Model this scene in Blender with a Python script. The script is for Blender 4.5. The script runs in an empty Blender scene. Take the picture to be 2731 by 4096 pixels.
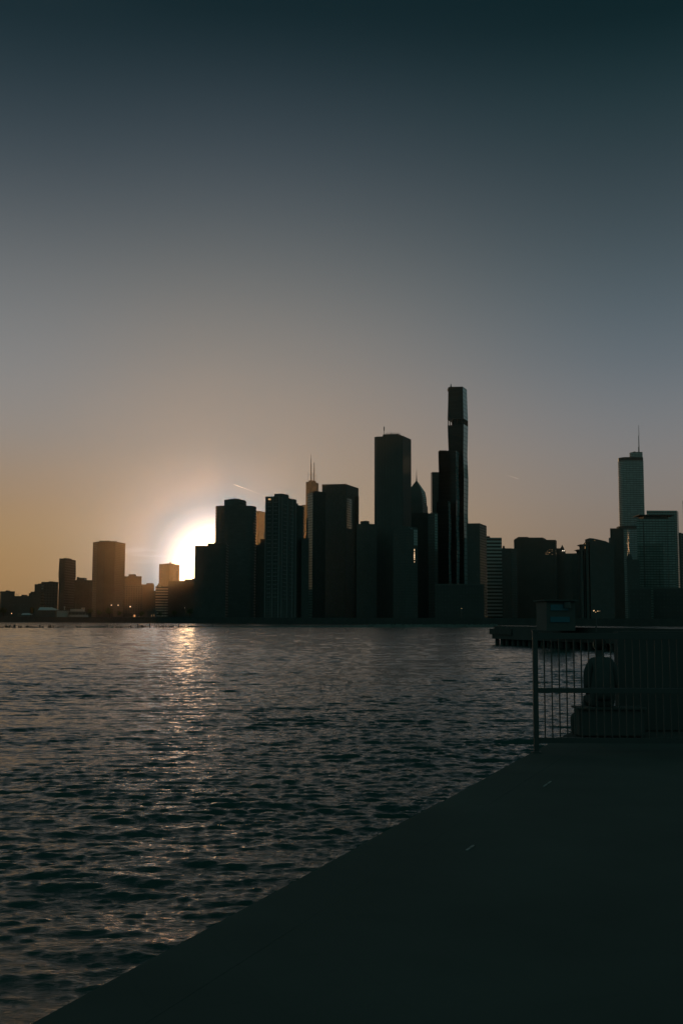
import bpy, bmesh, math, random
import numpy as np
from mathutils import Vector, Matrix

rnd = random.Random(7)
R = math.radians
scene = bpy.context.scene
COL = scene.collection

# ------------------------------------------------------------------ camera
FPX, CU, CV = 4300.0, 1365.5, 2048.0          # focal length and centre in photo pixels (2731 x 4096)
VH = 2476.0                                    # eye level in the middle of the photo
PITCH = math.atan((VH - CV) / FPX)
ROLL = 0.0035
EYE = 3.5                                      # metres above the water
QZ = 1.9                                       # quay surface
GZ = 4.0                                       # city ground
cam_rot = Matrix.Rotation(math.pi / 2 + PITCH, 3, 'X') @ Matrix.Rotation(ROLL, 3, 'Z')
cd = bpy.data.cameras.new('camera')
cam = bpy.data.objects.new('camera', cd)
COL.objects.link(cam)
cam.location = (0, 0, EYE)
cam.rotation_euler = cam_rot.to_euler()
cd.sensor_fit = 'VERTICAL'
cd.sensor_height = 36.0
cd.lens = FPX * 36.0 / 4096.0
cd.clip_start = 0.1
cd.clip_end = 90000
scene.camera = cam


def ray(u, v):
    d = cam_rot @ Vector(((u - CU) / FPX, -(v - CV) / FPX, -1))
    return d / d.y


def P(u, v, D):
    d = ray(u, v)
    return Vector((d.x * D, D, EYE + d.z * D))


def PZ(u, v, z):
    d = ray(u, v)
    D = (z - EYE) / d.z
    return Vector((d.x * D, D, z))


def direc(u, v):
    return ray(u, v).normalized()


# ------------------------------------------------------------------ materials
def lin(c):
    return tuple((x / 255 / 12.92) if x <= 10.3 else ((x / 255 + .055) / 1.055) ** 2.4 for x in c)


def new_mat(name):
    m = bpy.data.materials.new(name)
    m.use_nodes = True
    nt = m.node_tree
    nt.nodes.clear()
    out = nt.nodes.new('ShaderNodeOutputMaterial')
    return m, nt, out


def N(nt, t, **kw):
    n = nt.nodes.new(t)
    for k, v in kw.items():
        if k == 'op':
            n.operation = v
        elif isinstance(k, str) and k.startswith('i_'):
            n.inputs[k[2:].replace('_', ' ')].default_value = v
        else:
            setattr(n, k, v)
    return n


def math_node(nt, op, a, b=None, clamp=False):
    n = nt.nodes.new('ShaderNodeMath')
    n.operation = op
    n.use_clamp = clamp
    for i, x in enumerate((a, b)):
        if x is None:
            continue
        if isinstance(x, (int, float)):
            n.inputs[i].default_value = x
        else:
            nt.links.new(x, n.inputs[i])
    return n.outputs[0]


def mix_col(nt, fac, a, b):
    n = nt.nodes.new('ShaderNodeMix')
    n.data_type = 'RGBA'
    for i, x in ((0, fac), (6, a), (7, b)):
        if isinstance(x, (int, float)):
            n.inputs[i].default_value = x
        elif isinstance(x, tuple):
            n.inputs[i].default_value = (*x, 1)
        else:
            nt.links.new(x, n.inputs[i])
    return n.outputs[2]


def plain(name, col, rough=.8, spec=.3, noise=.25, scale=1.0, metal=0.0):
    m, nt, out = new_mat(name)
    b = N(nt, 'ShaderNodeBsdfPrincipled')
    b.inputs['Roughness'].default_value = rough
    b.inputs['Specular IOR Level'].default_value = spec
    b.inputs['Metallic'].default_value = metal
    tc = N(nt, 'ShaderNodeTexCoord')
    nz = N(nt, 'ShaderNodeTexNoise')
    nz.inputs['Scale'].default_value = scale
    nz.inputs['Detail'].default_value = 6
    nt.links.new(tc.outputs['Object'], nz.inputs['Vector'])
    lo = tuple(c * (1 - noise) for c in col)
    hi = tuple(min(1, c * (1 + noise)) for c in col)
    nt.links.new(mix_col(nt, nz.outputs['Fac'], lo, hi), b.inputs['Base Color'])
    nt.links.new(b.outputs[0], out.inputs[0])
    return m


def emit(name, col, s):
    m, nt, out = new_mat(name)
    e = N(nt, 'ShaderNodeEmission')
    e.inputs[0].default_value = (*col, 1)
    e.inputs[1].default_value = s
    nt.links.new(e.outputs[0], out.inputs[0])
    return m


def facade(name, wall, glass, floor=3.6, bay=3.0, fz=.5, fx=.6, grough=.12, wrough=.8, gspec=.5, vary=.5):
    """Storeys and bays drawn from the metric UVs of a wall: glass in a frame of wall."""
    m, nt, out = new_mat(name)
    uv = N(nt, 'ShaderNodeUVMap')
    sep = N(nt, 'ShaderNodeSeparateXYZ')
    nt.links.new(uv.outputs[0], sep.inputs[0])
    x = math_node(nt, 'DIVIDE', sep.outputs[0], bay)
    z = math_node(nt, 'DIVIDE', sep.outputs[1], floor)
    mx = math_node(nt, 'LESS_THAN', math_node(nt, 'FRACT', x), fx)
    mz = math_node(nt, 'LESS_THAN', math_node(nt, 'FRACT', z), fz)
    mask = math_node(nt, 'MULTIPLY', mx, mz)
    cell = N(nt, 'ShaderNodeCombineXYZ')
    nt.links.new(math_node(nt, 'FLOOR', x), cell.inputs[0])
    nt.links.new(math_node(nt, 'FLOOR', z), cell.inputs[1])
    wn = N(nt, 'ShaderNodeTexWhiteNoise')
    wn.noise_dimensions = '3D'
    nt.links.new(cell.outputs[0], wn.inputs[0])
    g2 = tuple(min(1, c * (1 + 2.5 * vary)) for c in glass)
    gcol = mix_col(nt, math_node(nt, 'POWER', wn.outputs[0], 3.0), glass, g2)
    tc = N(nt, 'ShaderNodeTexCoord')
    nz = N(nt, 'ShaderNodeTexNoise')
    nz.inputs['Scale'].default_value = .07
    nz.inputs['Detail'].default_value = 5
    nt.links.new(tc.outputs['Object'], nz.inputs['Vector'])
    wcol = mix_col(nt, nz.outputs['Fac'], tuple(c * .75 for c in wall), tuple(c * 1.25 for c in wall))
    b = N(nt, 'ShaderNodeBsdfPrincipled')
    nt.links.new(mix_col(nt, mask, wcol, gcol), b.inputs['Base Color'])
    rm = N(nt, 'ShaderNodeMapRange')
    nt.links.new(mask, rm.inputs[0])
    rm.inputs[3].default_value = wrough
    rm.inputs[4].default_value = grough
    nt.links.new(rm.outputs[0], b.inputs['Roughness'])
    sm = N(nt, 'ShaderNodeMapRange')
    nt.links.new(mask, sm.inputs[0])
    sm.inputs[3].default_value = .08
    sm.inputs[4].default_value = gspec
    nt.links.new(sm.outputs[0], b.inputs['Specular IOR Level'])
    nt.links.new(b.outputs[0], out.inputs[0])
    return m


M = {}
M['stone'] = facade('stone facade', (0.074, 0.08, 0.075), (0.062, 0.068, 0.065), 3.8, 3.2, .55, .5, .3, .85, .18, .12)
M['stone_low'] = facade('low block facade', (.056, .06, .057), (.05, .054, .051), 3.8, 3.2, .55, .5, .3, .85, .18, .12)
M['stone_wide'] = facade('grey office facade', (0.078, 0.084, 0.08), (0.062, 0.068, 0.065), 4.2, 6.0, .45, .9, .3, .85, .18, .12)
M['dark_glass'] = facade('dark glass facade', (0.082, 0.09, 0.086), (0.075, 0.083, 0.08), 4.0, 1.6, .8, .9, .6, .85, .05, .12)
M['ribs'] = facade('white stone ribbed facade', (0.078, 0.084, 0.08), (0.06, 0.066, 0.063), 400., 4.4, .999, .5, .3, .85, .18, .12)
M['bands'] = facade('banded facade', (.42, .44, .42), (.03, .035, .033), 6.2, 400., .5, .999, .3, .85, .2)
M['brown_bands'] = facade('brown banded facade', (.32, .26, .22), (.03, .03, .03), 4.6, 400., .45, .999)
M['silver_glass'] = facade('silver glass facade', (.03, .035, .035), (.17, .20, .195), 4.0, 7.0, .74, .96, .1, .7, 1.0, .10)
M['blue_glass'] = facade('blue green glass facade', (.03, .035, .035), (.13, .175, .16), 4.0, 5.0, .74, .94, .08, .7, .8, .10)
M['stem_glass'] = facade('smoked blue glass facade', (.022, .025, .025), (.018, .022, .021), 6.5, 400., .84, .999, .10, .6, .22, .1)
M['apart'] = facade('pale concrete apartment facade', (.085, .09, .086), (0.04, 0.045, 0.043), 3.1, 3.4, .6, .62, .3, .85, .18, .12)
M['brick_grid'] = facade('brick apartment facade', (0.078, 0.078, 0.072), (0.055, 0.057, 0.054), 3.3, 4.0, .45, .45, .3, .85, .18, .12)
M['concrete'] = plain('weathered concrete', (.07, .075, .071), .85, .25, .25, .2)
M['roof'] = plain('dark roofing', (.065, .07, .066), .9, .2, .3, .2)
M['metal'] = plain('dark painted metal', (.036, .040, .038), .55, .4, .2, 3)
M['steel'] = plain('grey mast steel', (.12, .12, .12), .5, .4, .2, 3)
M['white_paint'] = plain('off white paint', (.28, .29, .28), .6, .3, .12, .5)
M['pale_roof'] = plain('pale metal roof', (.36, .38, .38), .5, .4, .1, .5)
M['timber'] = plain('waterlogged timber', (.05, .053, .05), .85, .2, .5, 2)
M['rock'] = plain('wet breakwater rock', (.10, .11, .10), .85, .2, .5, .6)
M['bark'] = plain('bark', (.05, .04, .03), .9, .1, .3, 2)
M['leaf'] = plain('dark leaves', (.045, .07, .035), .8, .15, .4, .4)
M['ground'] = plain('city ground', (.12, .125, .12), .9, .2, .3, .02)
M['seawall'] = plain('seawall concrete', (.055, .059, .056), .9, .2, .35, .3)
M['cloth'] = plain('dark cloth', (.052, .057, .055), .95, .1, .3, 6)
M['skin'] = plain('skin', (.30, .19, .14), .6, .3, .1, 8)
M['hair'] = plain('dark hair', (.02, .015, .012), .7, .2, .3, 20)
M['pale_band'] = plain('pale stone band', (.42, .45, .44), .6, .3, .1, .5)  # glass bands, the reflected sky painted in as a pale colour
M['stem_side'] = facade('pale blue glass side facade', (.035, .04, .04), (.20, .25, .25), 6.5, 400., .84, .999, .06, .6, .8, .05)  # same stem glass, right faces painted paler to stand for their reflection
M['lamp'] = emit('lit lamp', (1, .62, .3), 2.2)
M['lamp_white'] = emit('lit white lamp', (1, .85, .65), 3.5)
M['lit_window'] = emit('lit window', (1, .55, .24), .6)
M['lit_window_dim'] = emit('dim lit window', (1, .6, .3), .3)
M['lit_sun'] = emit('bright lit window', (1, .66, .38), 1.3)  # glow standing for the sun's reflection in glass
M['dish'] = plain('pale dish paint', (.6, .6, .58), .5, .3, .1, 1)
M['strip'] = plain('worn bright metal strip', (.15, .16, .156), .5, .4, .2, 6, .0)

# ------------------------------------------------------------------ builders


def obj(name, bm, mat, parent=None, smooth=False):
    bmesh.ops.recalc_face_normals(bm, faces=bm.faces[:])
    me = bpy.data.meshes.new(name)
    bm.to_mesh(me)
    bm.free()
    if smooth:
        for p in me.polygons:
            p.use_smooth = True
    me.materials.append(mat)
    o = bpy.data.objects.new(name, me)
    COL.objects.link(o)
    if parent is not None:
        o.parent = parent
        me.transform(Matrix.Translation(-Vector(parent_world(parent))))
    return o


def parent_world(o):
    v = Vector(o.location)
    while o.parent is not None:
        o = o.parent
        v = v + Vector(o.location)
    return v


def recenter(o):
    """Put the origin of a single-mesh thing at the foot of its own shape."""
    me = o.data
    co = np.array([v.co[:] for v in me.vertices])
    c = Vector(((co[:, 0].min() + co[:, 0].max()) / 2, (co[:, 1].min() + co[:, 1].max()) / 2, co[:, 2].min()))
    me.transform(Matrix.Translation(-c))
    o.location = c
    return o


def tag(o, label, cat, group=None, kind=None):
    o['label'] = label
    o['category'] = cat
    if group:
        o['group'] = group
    if kind:
        o['kind'] = kind
    return o


def empty(name, loc, label, cat, group=None):
    o = bpy.data.objects.new(name, None)
    o.empty_display_size = 1
    COL.objects.link(o)
    o.location = loc
    return tag(o, label, cat, group)


def structure(o):
    o['kind'] = 'structure'
    return o


def loft(bm, rings, cap=True, close=True):
    """rings: lists of 3D points, bottom to top, same count; metric UVs along the wall."""
    uvl = bm.loops.layers.uv.verify()
    vs = [[bm.verts.new(p) for p in r] for r in rings]
    n = len(rings[0])
    r0 = max(rings, key=lambda r: sum((Vector(r[i]) - Vector(r[(i + 1) % n])).length for i in range(n)))
    cum = [0]
    for i in range(n):
        a, b = Vector(r0[i]), Vector(r0[(i + 1) % n])
        cum.append(cum[-1] + (a.xy - b.xy).length)
    for k in range(len(rings) - 1):
        for i in range(n if close else n - 1):
            j = (i + 1) % n
            f = bm.faces.new((vs[k][i], vs[k][j], vs[k + 1][j], vs[k + 1][i]))
            for lp, (uu, zz) in zip(f.loops, ((cum[i], rings[k][i][2]), (cum[i + 1], rings[k][j][2]),
                                              (cum[i + 1], rings[k + 1][j][2]), (cum[i], rings[k + 1][i][2]))):
                lp[uvl].uv = (uu, zz)
    if cap and close:
        bm.faces.new(vs[-1])
        bm.faces.new(vs[0][::-1])
    return bm


def prism(poly, z0, z1, bm=None):
    bm = bm or bmesh.new()
    return loft(bm, [[(p[0], p[1], z0) for p in poly], [(p[0], p[1], z1) for p in poly]])


def box(bm, c, s, rz=0):
    ca, sa = math.cos(rz), math.sin(rz)
    poly = []
    for dx, dy in ((-1, -1), (1, -1), (1, 1), (-1, 1)):
        x, y = dx * s[0] / 2, dy * s[1] / 2
        poly.append((c[0] + x * ca - y * sa, c[1] + x * sa + y * ca))
    return prism(poly, c[2] - s[2] / 2, c[2] + s[2] / 2, bm)


def tube(bm, a, b, r0, r1=None, n=8):
    r1 = r0 if r1 is None else r1
    a, b = Vector(a), Vector(b)
    d = (b - a).normalized()
    s = d.orthogonal().normalized()
    t = d.cross(s)
    rings = []
    for p, r in ((a, r0), (b, r1)):
        rings.append([tuple(p + (s * math.cos(k * 2 * math.pi / n) + t * math.sin(k * 2 * math.pi / n)) * r) for k in range(n)])
    return loft(bm, rings)


def scaled(poly, s):
    cx = sum(p[0] for p in poly) / len(poly)
    cy = sum(p[1] for p in poly) / len(poly)
    return [(cx + (p[0] - cx) * s, cy + (p[1] - cy) * s) for p in poly]


def footprint(tops, D, back, ref=None):
    if ref is None:
        ref = min(range(len(tops)), key=lambda i: tops[i][1])
    z = P(tops[ref][0], tops[ref][1], D).z
    pts = []
    for i, t in enumerate(tops):
        if len(t) == 3:
            p = P(*t)
        elif len(tops) == 2 or i == ref:
            p = P(t[0], t[1], D)
        else:
            p = PZ(t[0], t[1], z)
            if p.y > D + 90 or p.y < D - 90:
                p = P(t[0], t[1], D + 90)
        pts.append((p.x, p.y))
    if len(pts) == 3 and back is None:
        a, b, c = pts
        pts.append((a[0] + c[0] - b[0], a[1] + c[1] - b[1]))
    else:
        back = back or 30
        pts.append((pts[-1][0] + back * pts[-1][0] / pts[-1][1], pts[-1][1] + back))
        pts.append((pts[0][0] + back * pts[0][0] / pts[0][1], pts[0][1] + back))
    return pts, z


class Tower:
    pass


def tower(name, label, tops, D, mat, back=None, cat='building', parapet=True, group=None, part='facade', base=None):
    t = Tower()
    t.poly, t.z = footprint(tops, D, back)
    t.D = D
    t.base = GZ - .5 if base is None else base
    cx = sum(p[0] for p in t.poly) / len(t.poly)
    cy = sum(p[1] for p in t.poly) / len(t.poly)
    t.c = (cx, cy)
    t.root = empty(name, (cx, cy, t.base), label, cat, group)
    hp = 1.2 if parapet else 0
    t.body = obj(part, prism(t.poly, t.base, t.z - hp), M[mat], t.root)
    if parapet:
        obj('parapet', prism(scaled(t.poly, 1.003), t.z - hp + .003, t.z), M['concrete'], t.root)
    return t


def block(t, name, us, v, mat='concrete', off=12, depth=14, D=None):
    """Roof block across photo columns us with its top edge at row v (or one v per u)."""
    D = D or t.D + off
    vs = v if isinstance(v, (list, tuple)) else [v] * len(us)
    z = P(us[vs.index(min(vs))], min(vs), D).z
    pts = []
    for u, vv in zip(us, vs):
        p = P(u, vv, D) if vv == min(vs) else PZ(u, vv, z)
        if not (D - 40 < p.y < D + 40):
            p = P(u, vv, D)
        pts.append((p.x, p.y))
    pts.append((pts[-1][0], pts[-1][1] + depth))
    pts.append((pts[0][0], pts[0][1] + depth))
    return obj(name, prism(pts, t.z - 1, z), M[mat], t.root)


def mast(t, u, v0, v1, D, wpx, name='antenna', mat='steel', stages=None):
    bm = bmesh.new()
    stages = stages or [(v0, wpx), (v1, wpx * .5)]
    for (va, wa), (vb, wb) in zip(stages[:-1], stages[1:]):
        a, b = P(u, va, D), P(u, vb, D)
        b.x = a.x
        k = D / FPX / 2
        tube(bm, a, b, wa * k, wb * k, 8)
    return obj(name, bm, M[mat], t.root)


def lit(t, spots, D, w=2.2, h=1.6, mat='lit_window', name='lit_window'):
    w, h = w * .7, h * .7
    for u, v in spots:
        p = P(u, v, D)
        bm = bmesh.new()
        box(bm, (p.x, p.y, p.z), (w, .3, h))
        obj(name, bm, M[mat], t.root)




# ------------------------------------------------------------------ sky, sun, air
SUN_UV = (857, 2262)
sd = direc(*SUN_UV)
SUN_ELEV = math.asin(sd.z)
SUN_AZ = math.atan2(sd.x, sd.y)               # from +Y towards +X
w = bpy.data.worlds.new('World')
scene.world = w
w.use_nodes = True
nt = w.node_tree
nt.nodes.clear()
wout = nt.nodes.new('ShaderNodeOutputWorld')
bg = nt.nodes.new('ShaderNodeBackground')
bg.inputs[1].default_value = 1.0
nt.links.new(bg.outputs[0], wout.inputs[0])
tc = nt.nodes.new('ShaderNodeTexCoord')
sep = nt.nodes.new('ShaderNodeSeparateXYZ')
nt.links.new(tc.outputs['Generated'], sep.inputs[0])
elev = math_node(nt, 'ARCSINE', sep.outputs[2])
az = math_node(nt, 'ARCTAN2', sep.outputs[0], sep.outputs[1])
azr = math_node(nt, 'SUBTRACT', az, SUN_AZ)
EMAX = R(40)
efac = math_node(nt, 'DIVIDE', elev, EMAX, True)
SKY = {   # sky colour against height, seen in four directions of the compass (photo row -> colour)
    'left': (60, [(30, (20, 41, 48)), (380, (46, 61, 69)), (730, (73, 83, 90)), (1080, (107, 111, 113)), (1430, (133, 133, 133)),
                  (1730, (147, 139, 132)), (1980, (160, 134, 106)), (2130, (164, 135, 98)), (2230, (162, 130, 90)), (2330, (160, 127, 86)), (2440, (150, 117, 78))]),
    'sun': (860, [(30, (9, 34, 40)), (380, (43, 58, 66)), (730, (71, 81, 88)), (1080, (104, 108, 109)), (1430, (140, 134, 128)),
                  (1730, (162, 143, 126)), (1980, (174, 147, 118)), (2130, (180, 150, 114)), (2230, (178, 146, 106)), (2330, (174, 140, 98)), (2440, (160, 127, 88))]),
    'right': (2680, [(30, (5, 31, 36)), (380, (32, 53, 59)), (730, (54, 68, 75)), (1080, (74, 88, 95)), (1430, (98, 109, 117)),
                     (1730, (124, 125, 127)), (1980, (132, 124, 117)), (2130, (132, 119, 108)), (2230, (134, 117, 101)), (2330, (134, 114, 95)), (2440, (128, 107, 88))]),
}


def ramp_from(stops, fac):
    rp = nt.nodes.new('ShaderNodeValToRGB')
    rp.color_ramp.interpolation = 'B_SPLINE'
    el = rp.color_ramp.elements
    while len(el) > 1:
        el.remove(el[-1])
    el[0].position = stops[0][0]
    el[0].color = (*stops[0][1], 1)
    for p, c in stops[1:]:
        e = el.new(min(1, p))
        e.color = (*c, 1)
    nt.links.new(fac, rp.inputs[0])
    return rp.outputs[0]


def sky_ramp(u, rows):
    st = sorted(((math.asin(direc(u, v).z) / EMAX, lin(c)) for v, c in rows), key=lambda s: s[0])
    top = st[-1][1]
    st.append((1.0, tuple(c * .6 for c in top)))
    st = [(max(0, p), c) for p, c in st]
    return ramp_from(st, efac)


def smooth(x, a, b):
    n = nt.nodes.new('ShaderNodeMapRange')
    n.interpolation_type = 'SMOOTHSTEP'
    n.inputs[1].default_value = a
    n.inputs[2].default_value = b
    nt.links.new(x, n.inputs[0])
    return n.outputs[0]


HAZE_LESS = 1.0
c_left, c_sun, c_right = (sky_ramp(*SKY[k]) for k in ('left', 'sun', 'right'))
c_back = ramp_from([(0, (.028, .066, .061)), (.10, (.038, .086, .080)), (.28, (.118, .255, .232)), (.6, (.100, .225, .207)), (1.0, (.021, .074, .073))], efac)
col = mix_col(nt, smooth(math_node(nt, 'MULTIPLY', azr, -1), 0, R(11)), c_sun, c_left)
col = mix_col(nt, smooth(azr, 0, R(24)), col, c_right)
col = mix_col(nt, smooth(math_node(nt, 'ABSOLUTE', azr), R(25), R(70)), col, c_back)
# a little of the physical sky
sky = nt.nodes.new('ShaderNodeTexSky')
sky.sky_type = 'NISHITA'
sky.sun_disc = False
sky.sun_elevation = SUN_ELEV
sky.sun_rotation = SUN_AZ
mul = nt.nodes.new('ShaderNodeMix')
mul.data_type = 'RGBA'
mul.blend_type = 'ADD'
mul.inputs[0].default_value = .00006
nt.links.new(col, mul.inputs[6])
nt.links.new(sky.outputs[0], mul.inputs[7])
col = mul.outputs[2]
# glare of the low sun in the air round it
dotn = nt.nodes.new('ShaderNodeVectorMath')
dotn.operation = 'DOT_PRODUCT'
nt.links.new(tc.outputs['Generated'], dotn.inputs[0])
dotn.inputs[1].default_value = sd
ang = math_node(nt, 'ARCCOSINE', math_node(nt, 'MINIMUM', dotn.outputs['Value'], 1.0))
gf = math_node(nt, 'DIVIDE', ang, R(12), True)
g = ramp_from([(0, (1, 1, 1)), (2.3 / 12, (1, 1, 1)), (2.7 / 12, (.80, .80, .80)), (3.3 / 12, (.48, .48, .48)), (4.7 / 12, (.21, .21, .21)),
               (6.5 / 12, (.075, .075, .075)), (9 / 12, (.02, .02, .02)), (1, (0, 0, 0))], gf)
# thin streaks of high cloud near the sun
mp = nt.nodes.new('ShaderNodeMapping')
mp.inputs['Rotation'].default_value = (0, R(-7), 0)
mp.inputs['Scale'].default_value = (6, 6, 60)
nt.links.new(tc.outputs['Generated'], mp.inputs[0])
cn = nt.nodes.new('ShaderNodeTexNoise')
cn.inputs['Scale'].default_value = 3
cn.inputs['Detail'].default_value = 5
nt.links.new(mp.outputs[0], cn.inputs['Vector'])
cl = smooth(cn.outputs['Fac'], .5, .75)
band = math_node(nt, 'MULTIPLY', smooth(elev, R(2.6), R(3.4)), math_node(nt, 'SUBTRACT', 1.0, smooth(elev, R(3.6), R(5.0))))
band = math_node(nt, 'MULTIPLY', band, math_node(nt, 'SUBTRACT', 1.0, smooth(ang, R(3.0), R(7.5))))
cl = math_node(nt, 'MULTIPLY', math_node(nt, 'MULTIPLY', cl, band), .22)
gmask = nt.nodes.new('ShaderNodeSeparateColor')
nt.links.new(g, gmask.inputs[0])
gm = math_node(nt, 'MAXIMUM', gmask.outputs[0], 0)
gm = math_node(nt, 'ADD', gm, cl, True)
SUNWHITE = lin((216, 215, 222))
col = mix_col(nt, gm, col, SUNWHITE)
core = ramp_from([(0, (1, 1, 1)), (1.3 / 4, (.97, .97, .97)), (1.7 / 4, (.62, .62, .62)), (2.0 / 4, (.30, .30, .30)), (2.3 / 4, (.13, .13, .13)), (2.65 / 4, (.048, .048, .048)), (3.05 / 4, (.012, .012, .012)), (3.4 / 4, (0, 0, 0)), (3.8 / 4, (0, 0, 0)), (1, (0, 0, 0))],
                 math_node(nt, 'DIVIDE', ang, R(4), True))
cs_ = nt.nodes.new('ShaderNodeSeparateColor')
nt.links.new(core, cs_.inputs[0])
col = mix_col(nt, math_node(nt, 'MAXIMUM', cs_.outputs[0], 0), col, (6.4, 4.0, 2.1))
# the lit haze in front of the sky adds its own glow: leave that much out of the sky
HG, HD, SUNE, SUNC, HAZEC = .975, 1.42e-5, 1.10, (1.0, .60, .29), (1.0, .72, .46)


def hg(a):
    return (1 - HG * HG) / (4 * math.pi * (1 + HG * HG - 2 * HG * math.cos(a)) ** 1.5)


hst = []
for dgr in (0, .6, 1.1, 1.7, 2.3, 2.7, 3.1, 3.5, 3.9, 4.4, 5, 5.7, 6.5, 8, 10, 13, 17, 22, 30):
    L = 3000 if dgr < 6 else 3400
    v = HD * SUNE * hg(R(dgr)) * L * np.interp(dgr, [0, 1.2, 1.7, 2.36, 3.0, 3.6, 4.3, 6, 10], [.03, .05, .11, .25, .43, .66, .90, .9, .9])
    hst.append((dgr / 30, tuple(v * a * b for a, b in zip(SUNC, HAZEC))))
hr = ramp_from(hst, math_node(nt, 'DIVIDE', ang, R(30), True))
lfac = math_node(nt, 'MINIMUM', math_node(nt, 'DIVIDE', .16, math_node(nt, 'MAXIMUM', sep.outputs[2], .01)), 1.0)
sc_ = nt.nodes.new('ShaderNodeVectorMath')
sc_.operation = 'SCALE'
nt.links.new(hr, sc_.inputs[0])
nt.links.new(lfac, sc_.inputs['Scale'])
sb = nt.nodes.new('ShaderNodeVectorMath')
sb.operation = 'SUBTRACT'
nt.links.new(col, sb.inputs[0])
nt.links.new(sc_.outputs[0], sb.inputs[1])
mxv = nt.nodes.new('ShaderNodeVectorMath')
mxv.operation = 'MAXIMUM'
nt.links.new(sb.outputs[0], mxv.inputs[0])
mxv.inputs[1].default_value = (.004, .01, .012)
col = mxv.outputs[0]
below = smooth(elev, R(-3), R(0))
col = mix_col(nt, below, (.006, .010, .010), col)
nt.links.new(col, bg.inputs[0])

sl = bpy.data.lights.new('sun', 'SUN')
sl.energy = SUNE
sl.angle = R(.53)
sl.color = SUNC
so = bpy.data.objects.new('sun', sl)
COL.objects.link(so)
so.rotation_euler = (-sd).to_track_quat('-Z', 'Y').to_euler()
so.location = sd * 3000

bm = bmesh.new()
box(bm, (0, 1800, 271), (8000, 4400, 546))
hz, hnt, hout = new_mat('evening haze')
pv = hnt.nodes.new('ShaderNodeVolumePrincipled')
pv.inputs['Color'].default_value = (*HAZEC, 1)
pv.inputs['Density'].default_value = HD
pv.inputs['Anisotropy'].default_value = HG
hnt.links.new(pv.outputs[0], hout.inputs['Volume'])
hb = obj('haze', bm, hz)
hb['kind'] = 'stuff'
hb['label'] = 'thin warm evening haze lying over the water and the city'
hb['category'] = 'haze'

# ------------------------------------------------------------------ water
rw = np.random.RandomState(3)


def make_water():
    r = 4.0
    rad = []
    while r < 1500:
        rad.append(r)
        r *= 1.0021 if r < 480 else 1.006
    rad = np.array(rad)
    dense = np.linspace(R(-24), R(24), 860)
    th = np.concatenate([np.linspace(R(-82), R(-24.1), 90), dense, np.linspace(R(24.1), R(82), 90)])
    RR, TT = np.meshgrid(rad, th, indexing='ij')
    X, Y = (RR * np.sin(TT)).astype(np.float32), (RR * np.cos(TT)).astype(np.float32)
    sp = (RR * np.where(RR < 480, .0021, .006)).astype(np.float32)
    Z = np.zeros_like(X)
    wind = R(176)
    lam = np.exp(rw.uniform(math.log(.09), math.log(6.5), 215))
    for L in lam:
        d = wind + rw.normal(0, .40 if L < .4 else .25)
        k = 2 * math.pi / L
        slope = .036 * (1.0 if L < .36 else (.36 / L) ** .76) * rw.uniform(.5, 1.3)
        A = slope / k
        fade = np.clip((L / sp - 1.6) / 1.8, 0, 1)
        ph = (k * (X * math.sin(d) + Y * math.cos(d)) + rw.uniform(0, 2 * math.pi)).astype(np.float32)
        Z += A * fade * (np.sin(ph) + (.22 * np.cos(2 * ph) if L > .4 else 0))
    # gusts: patches of rougher and calmer water
    gust = np.zeros_like(X)
    for L in np.exp(rw.uniform(math.log(9), math.log(60), 14)):
        d = rw.uniform(0, 2 * math.pi)
        gust += np.sin(2 * math.pi / L * (X * math.sin(d) + 1.6 * Y * math.cos(d)) + rw.uniform(0, 7))
    Z *= 1 + .18 * gust / 2.6
    nr, nc = X.shape
    co = np.stack([X, Y, Z], -1).reshape(-1, 3).astype(np.float32)
    me = bpy.data.meshes.new('water')
    me.vertices.add(len(co))
    me.vertices.foreach_set('co', co.ravel())
    i = np.arange(nr * nc).reshape(nr, nc)
    q = np.stack([i[:-1, :-1], i[:-1, 1:], i[1:, 1:], i[1:, :-1]], -1).reshape(-1, 4)
    me.loops.add(q.size)
    me.loops.foreach_set('vertex_index', q.ravel().astype(np.int32))
    me.polygons.add(len(q))
    me.polygons.foreach_set('loop_start', (np.arange(len(q)) * 4).astype(np.int32))
    me.polygons.foreach_set('loop_total', np.full(len(q), 4, np.int32))
    me.polygons.foreach_set('use_smooth', np.ones(len(q), bool))
    me.update()
    me.validate()
    m, wnt, out = new_mat('lake water')
    b = N(wnt, 'ShaderNodeBsdfPrincipled')
    b.inputs['Base Color'].default_value = (.020, .052, .045, 1)
    b.inputs['Roughness'].default_value = .03
    b.inputs['IOR'].default_value = 1.333
    b.inputs['Specular Tint'].default_value = (1.0, .84, .67, 1)
    t = N(wnt, 'ShaderNodeTexCoord')
    mp = N(wnt, 'ShaderNodeMapping')
    mp.inputs['Scale'].default_value = (.45, 1.0, 1.0)
    mp.inputs['Rotation'].default_value = (0, 0, R(8))
    wnt.links.new(t.outputs['Object'], mp.inputs[0])
    n1 = N(wnt, 'ShaderNodeTexNoise')
    n1.inputs['Scale'].default_value = 5.5
    n1.inputs['Detail'].default_value = 7
    n1.inputs['Roughness'].default_value = .62
    wnt.links.new(mp.outputs[0], n1.inputs['Vector'])
    bu = N(wnt, 'ShaderNodeBump')
    bu.inputs['Strength'].default_value = 1.0
    bu.inputs['Distance'].default_value = .055
    wnt.links.new(n1.outputs['Fac'], bu.inputs['Height'])
    wnt.links.new(bu.outputs[0], b.inputs['Normal'])
    wnt.links.new(b.outputs[0], out.inputs[0])
    me.materials.append(m)
    o = bpy.data.objects.new('water', me)
    COL.objects.link(o)
    structure(o)


make_water()

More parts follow.
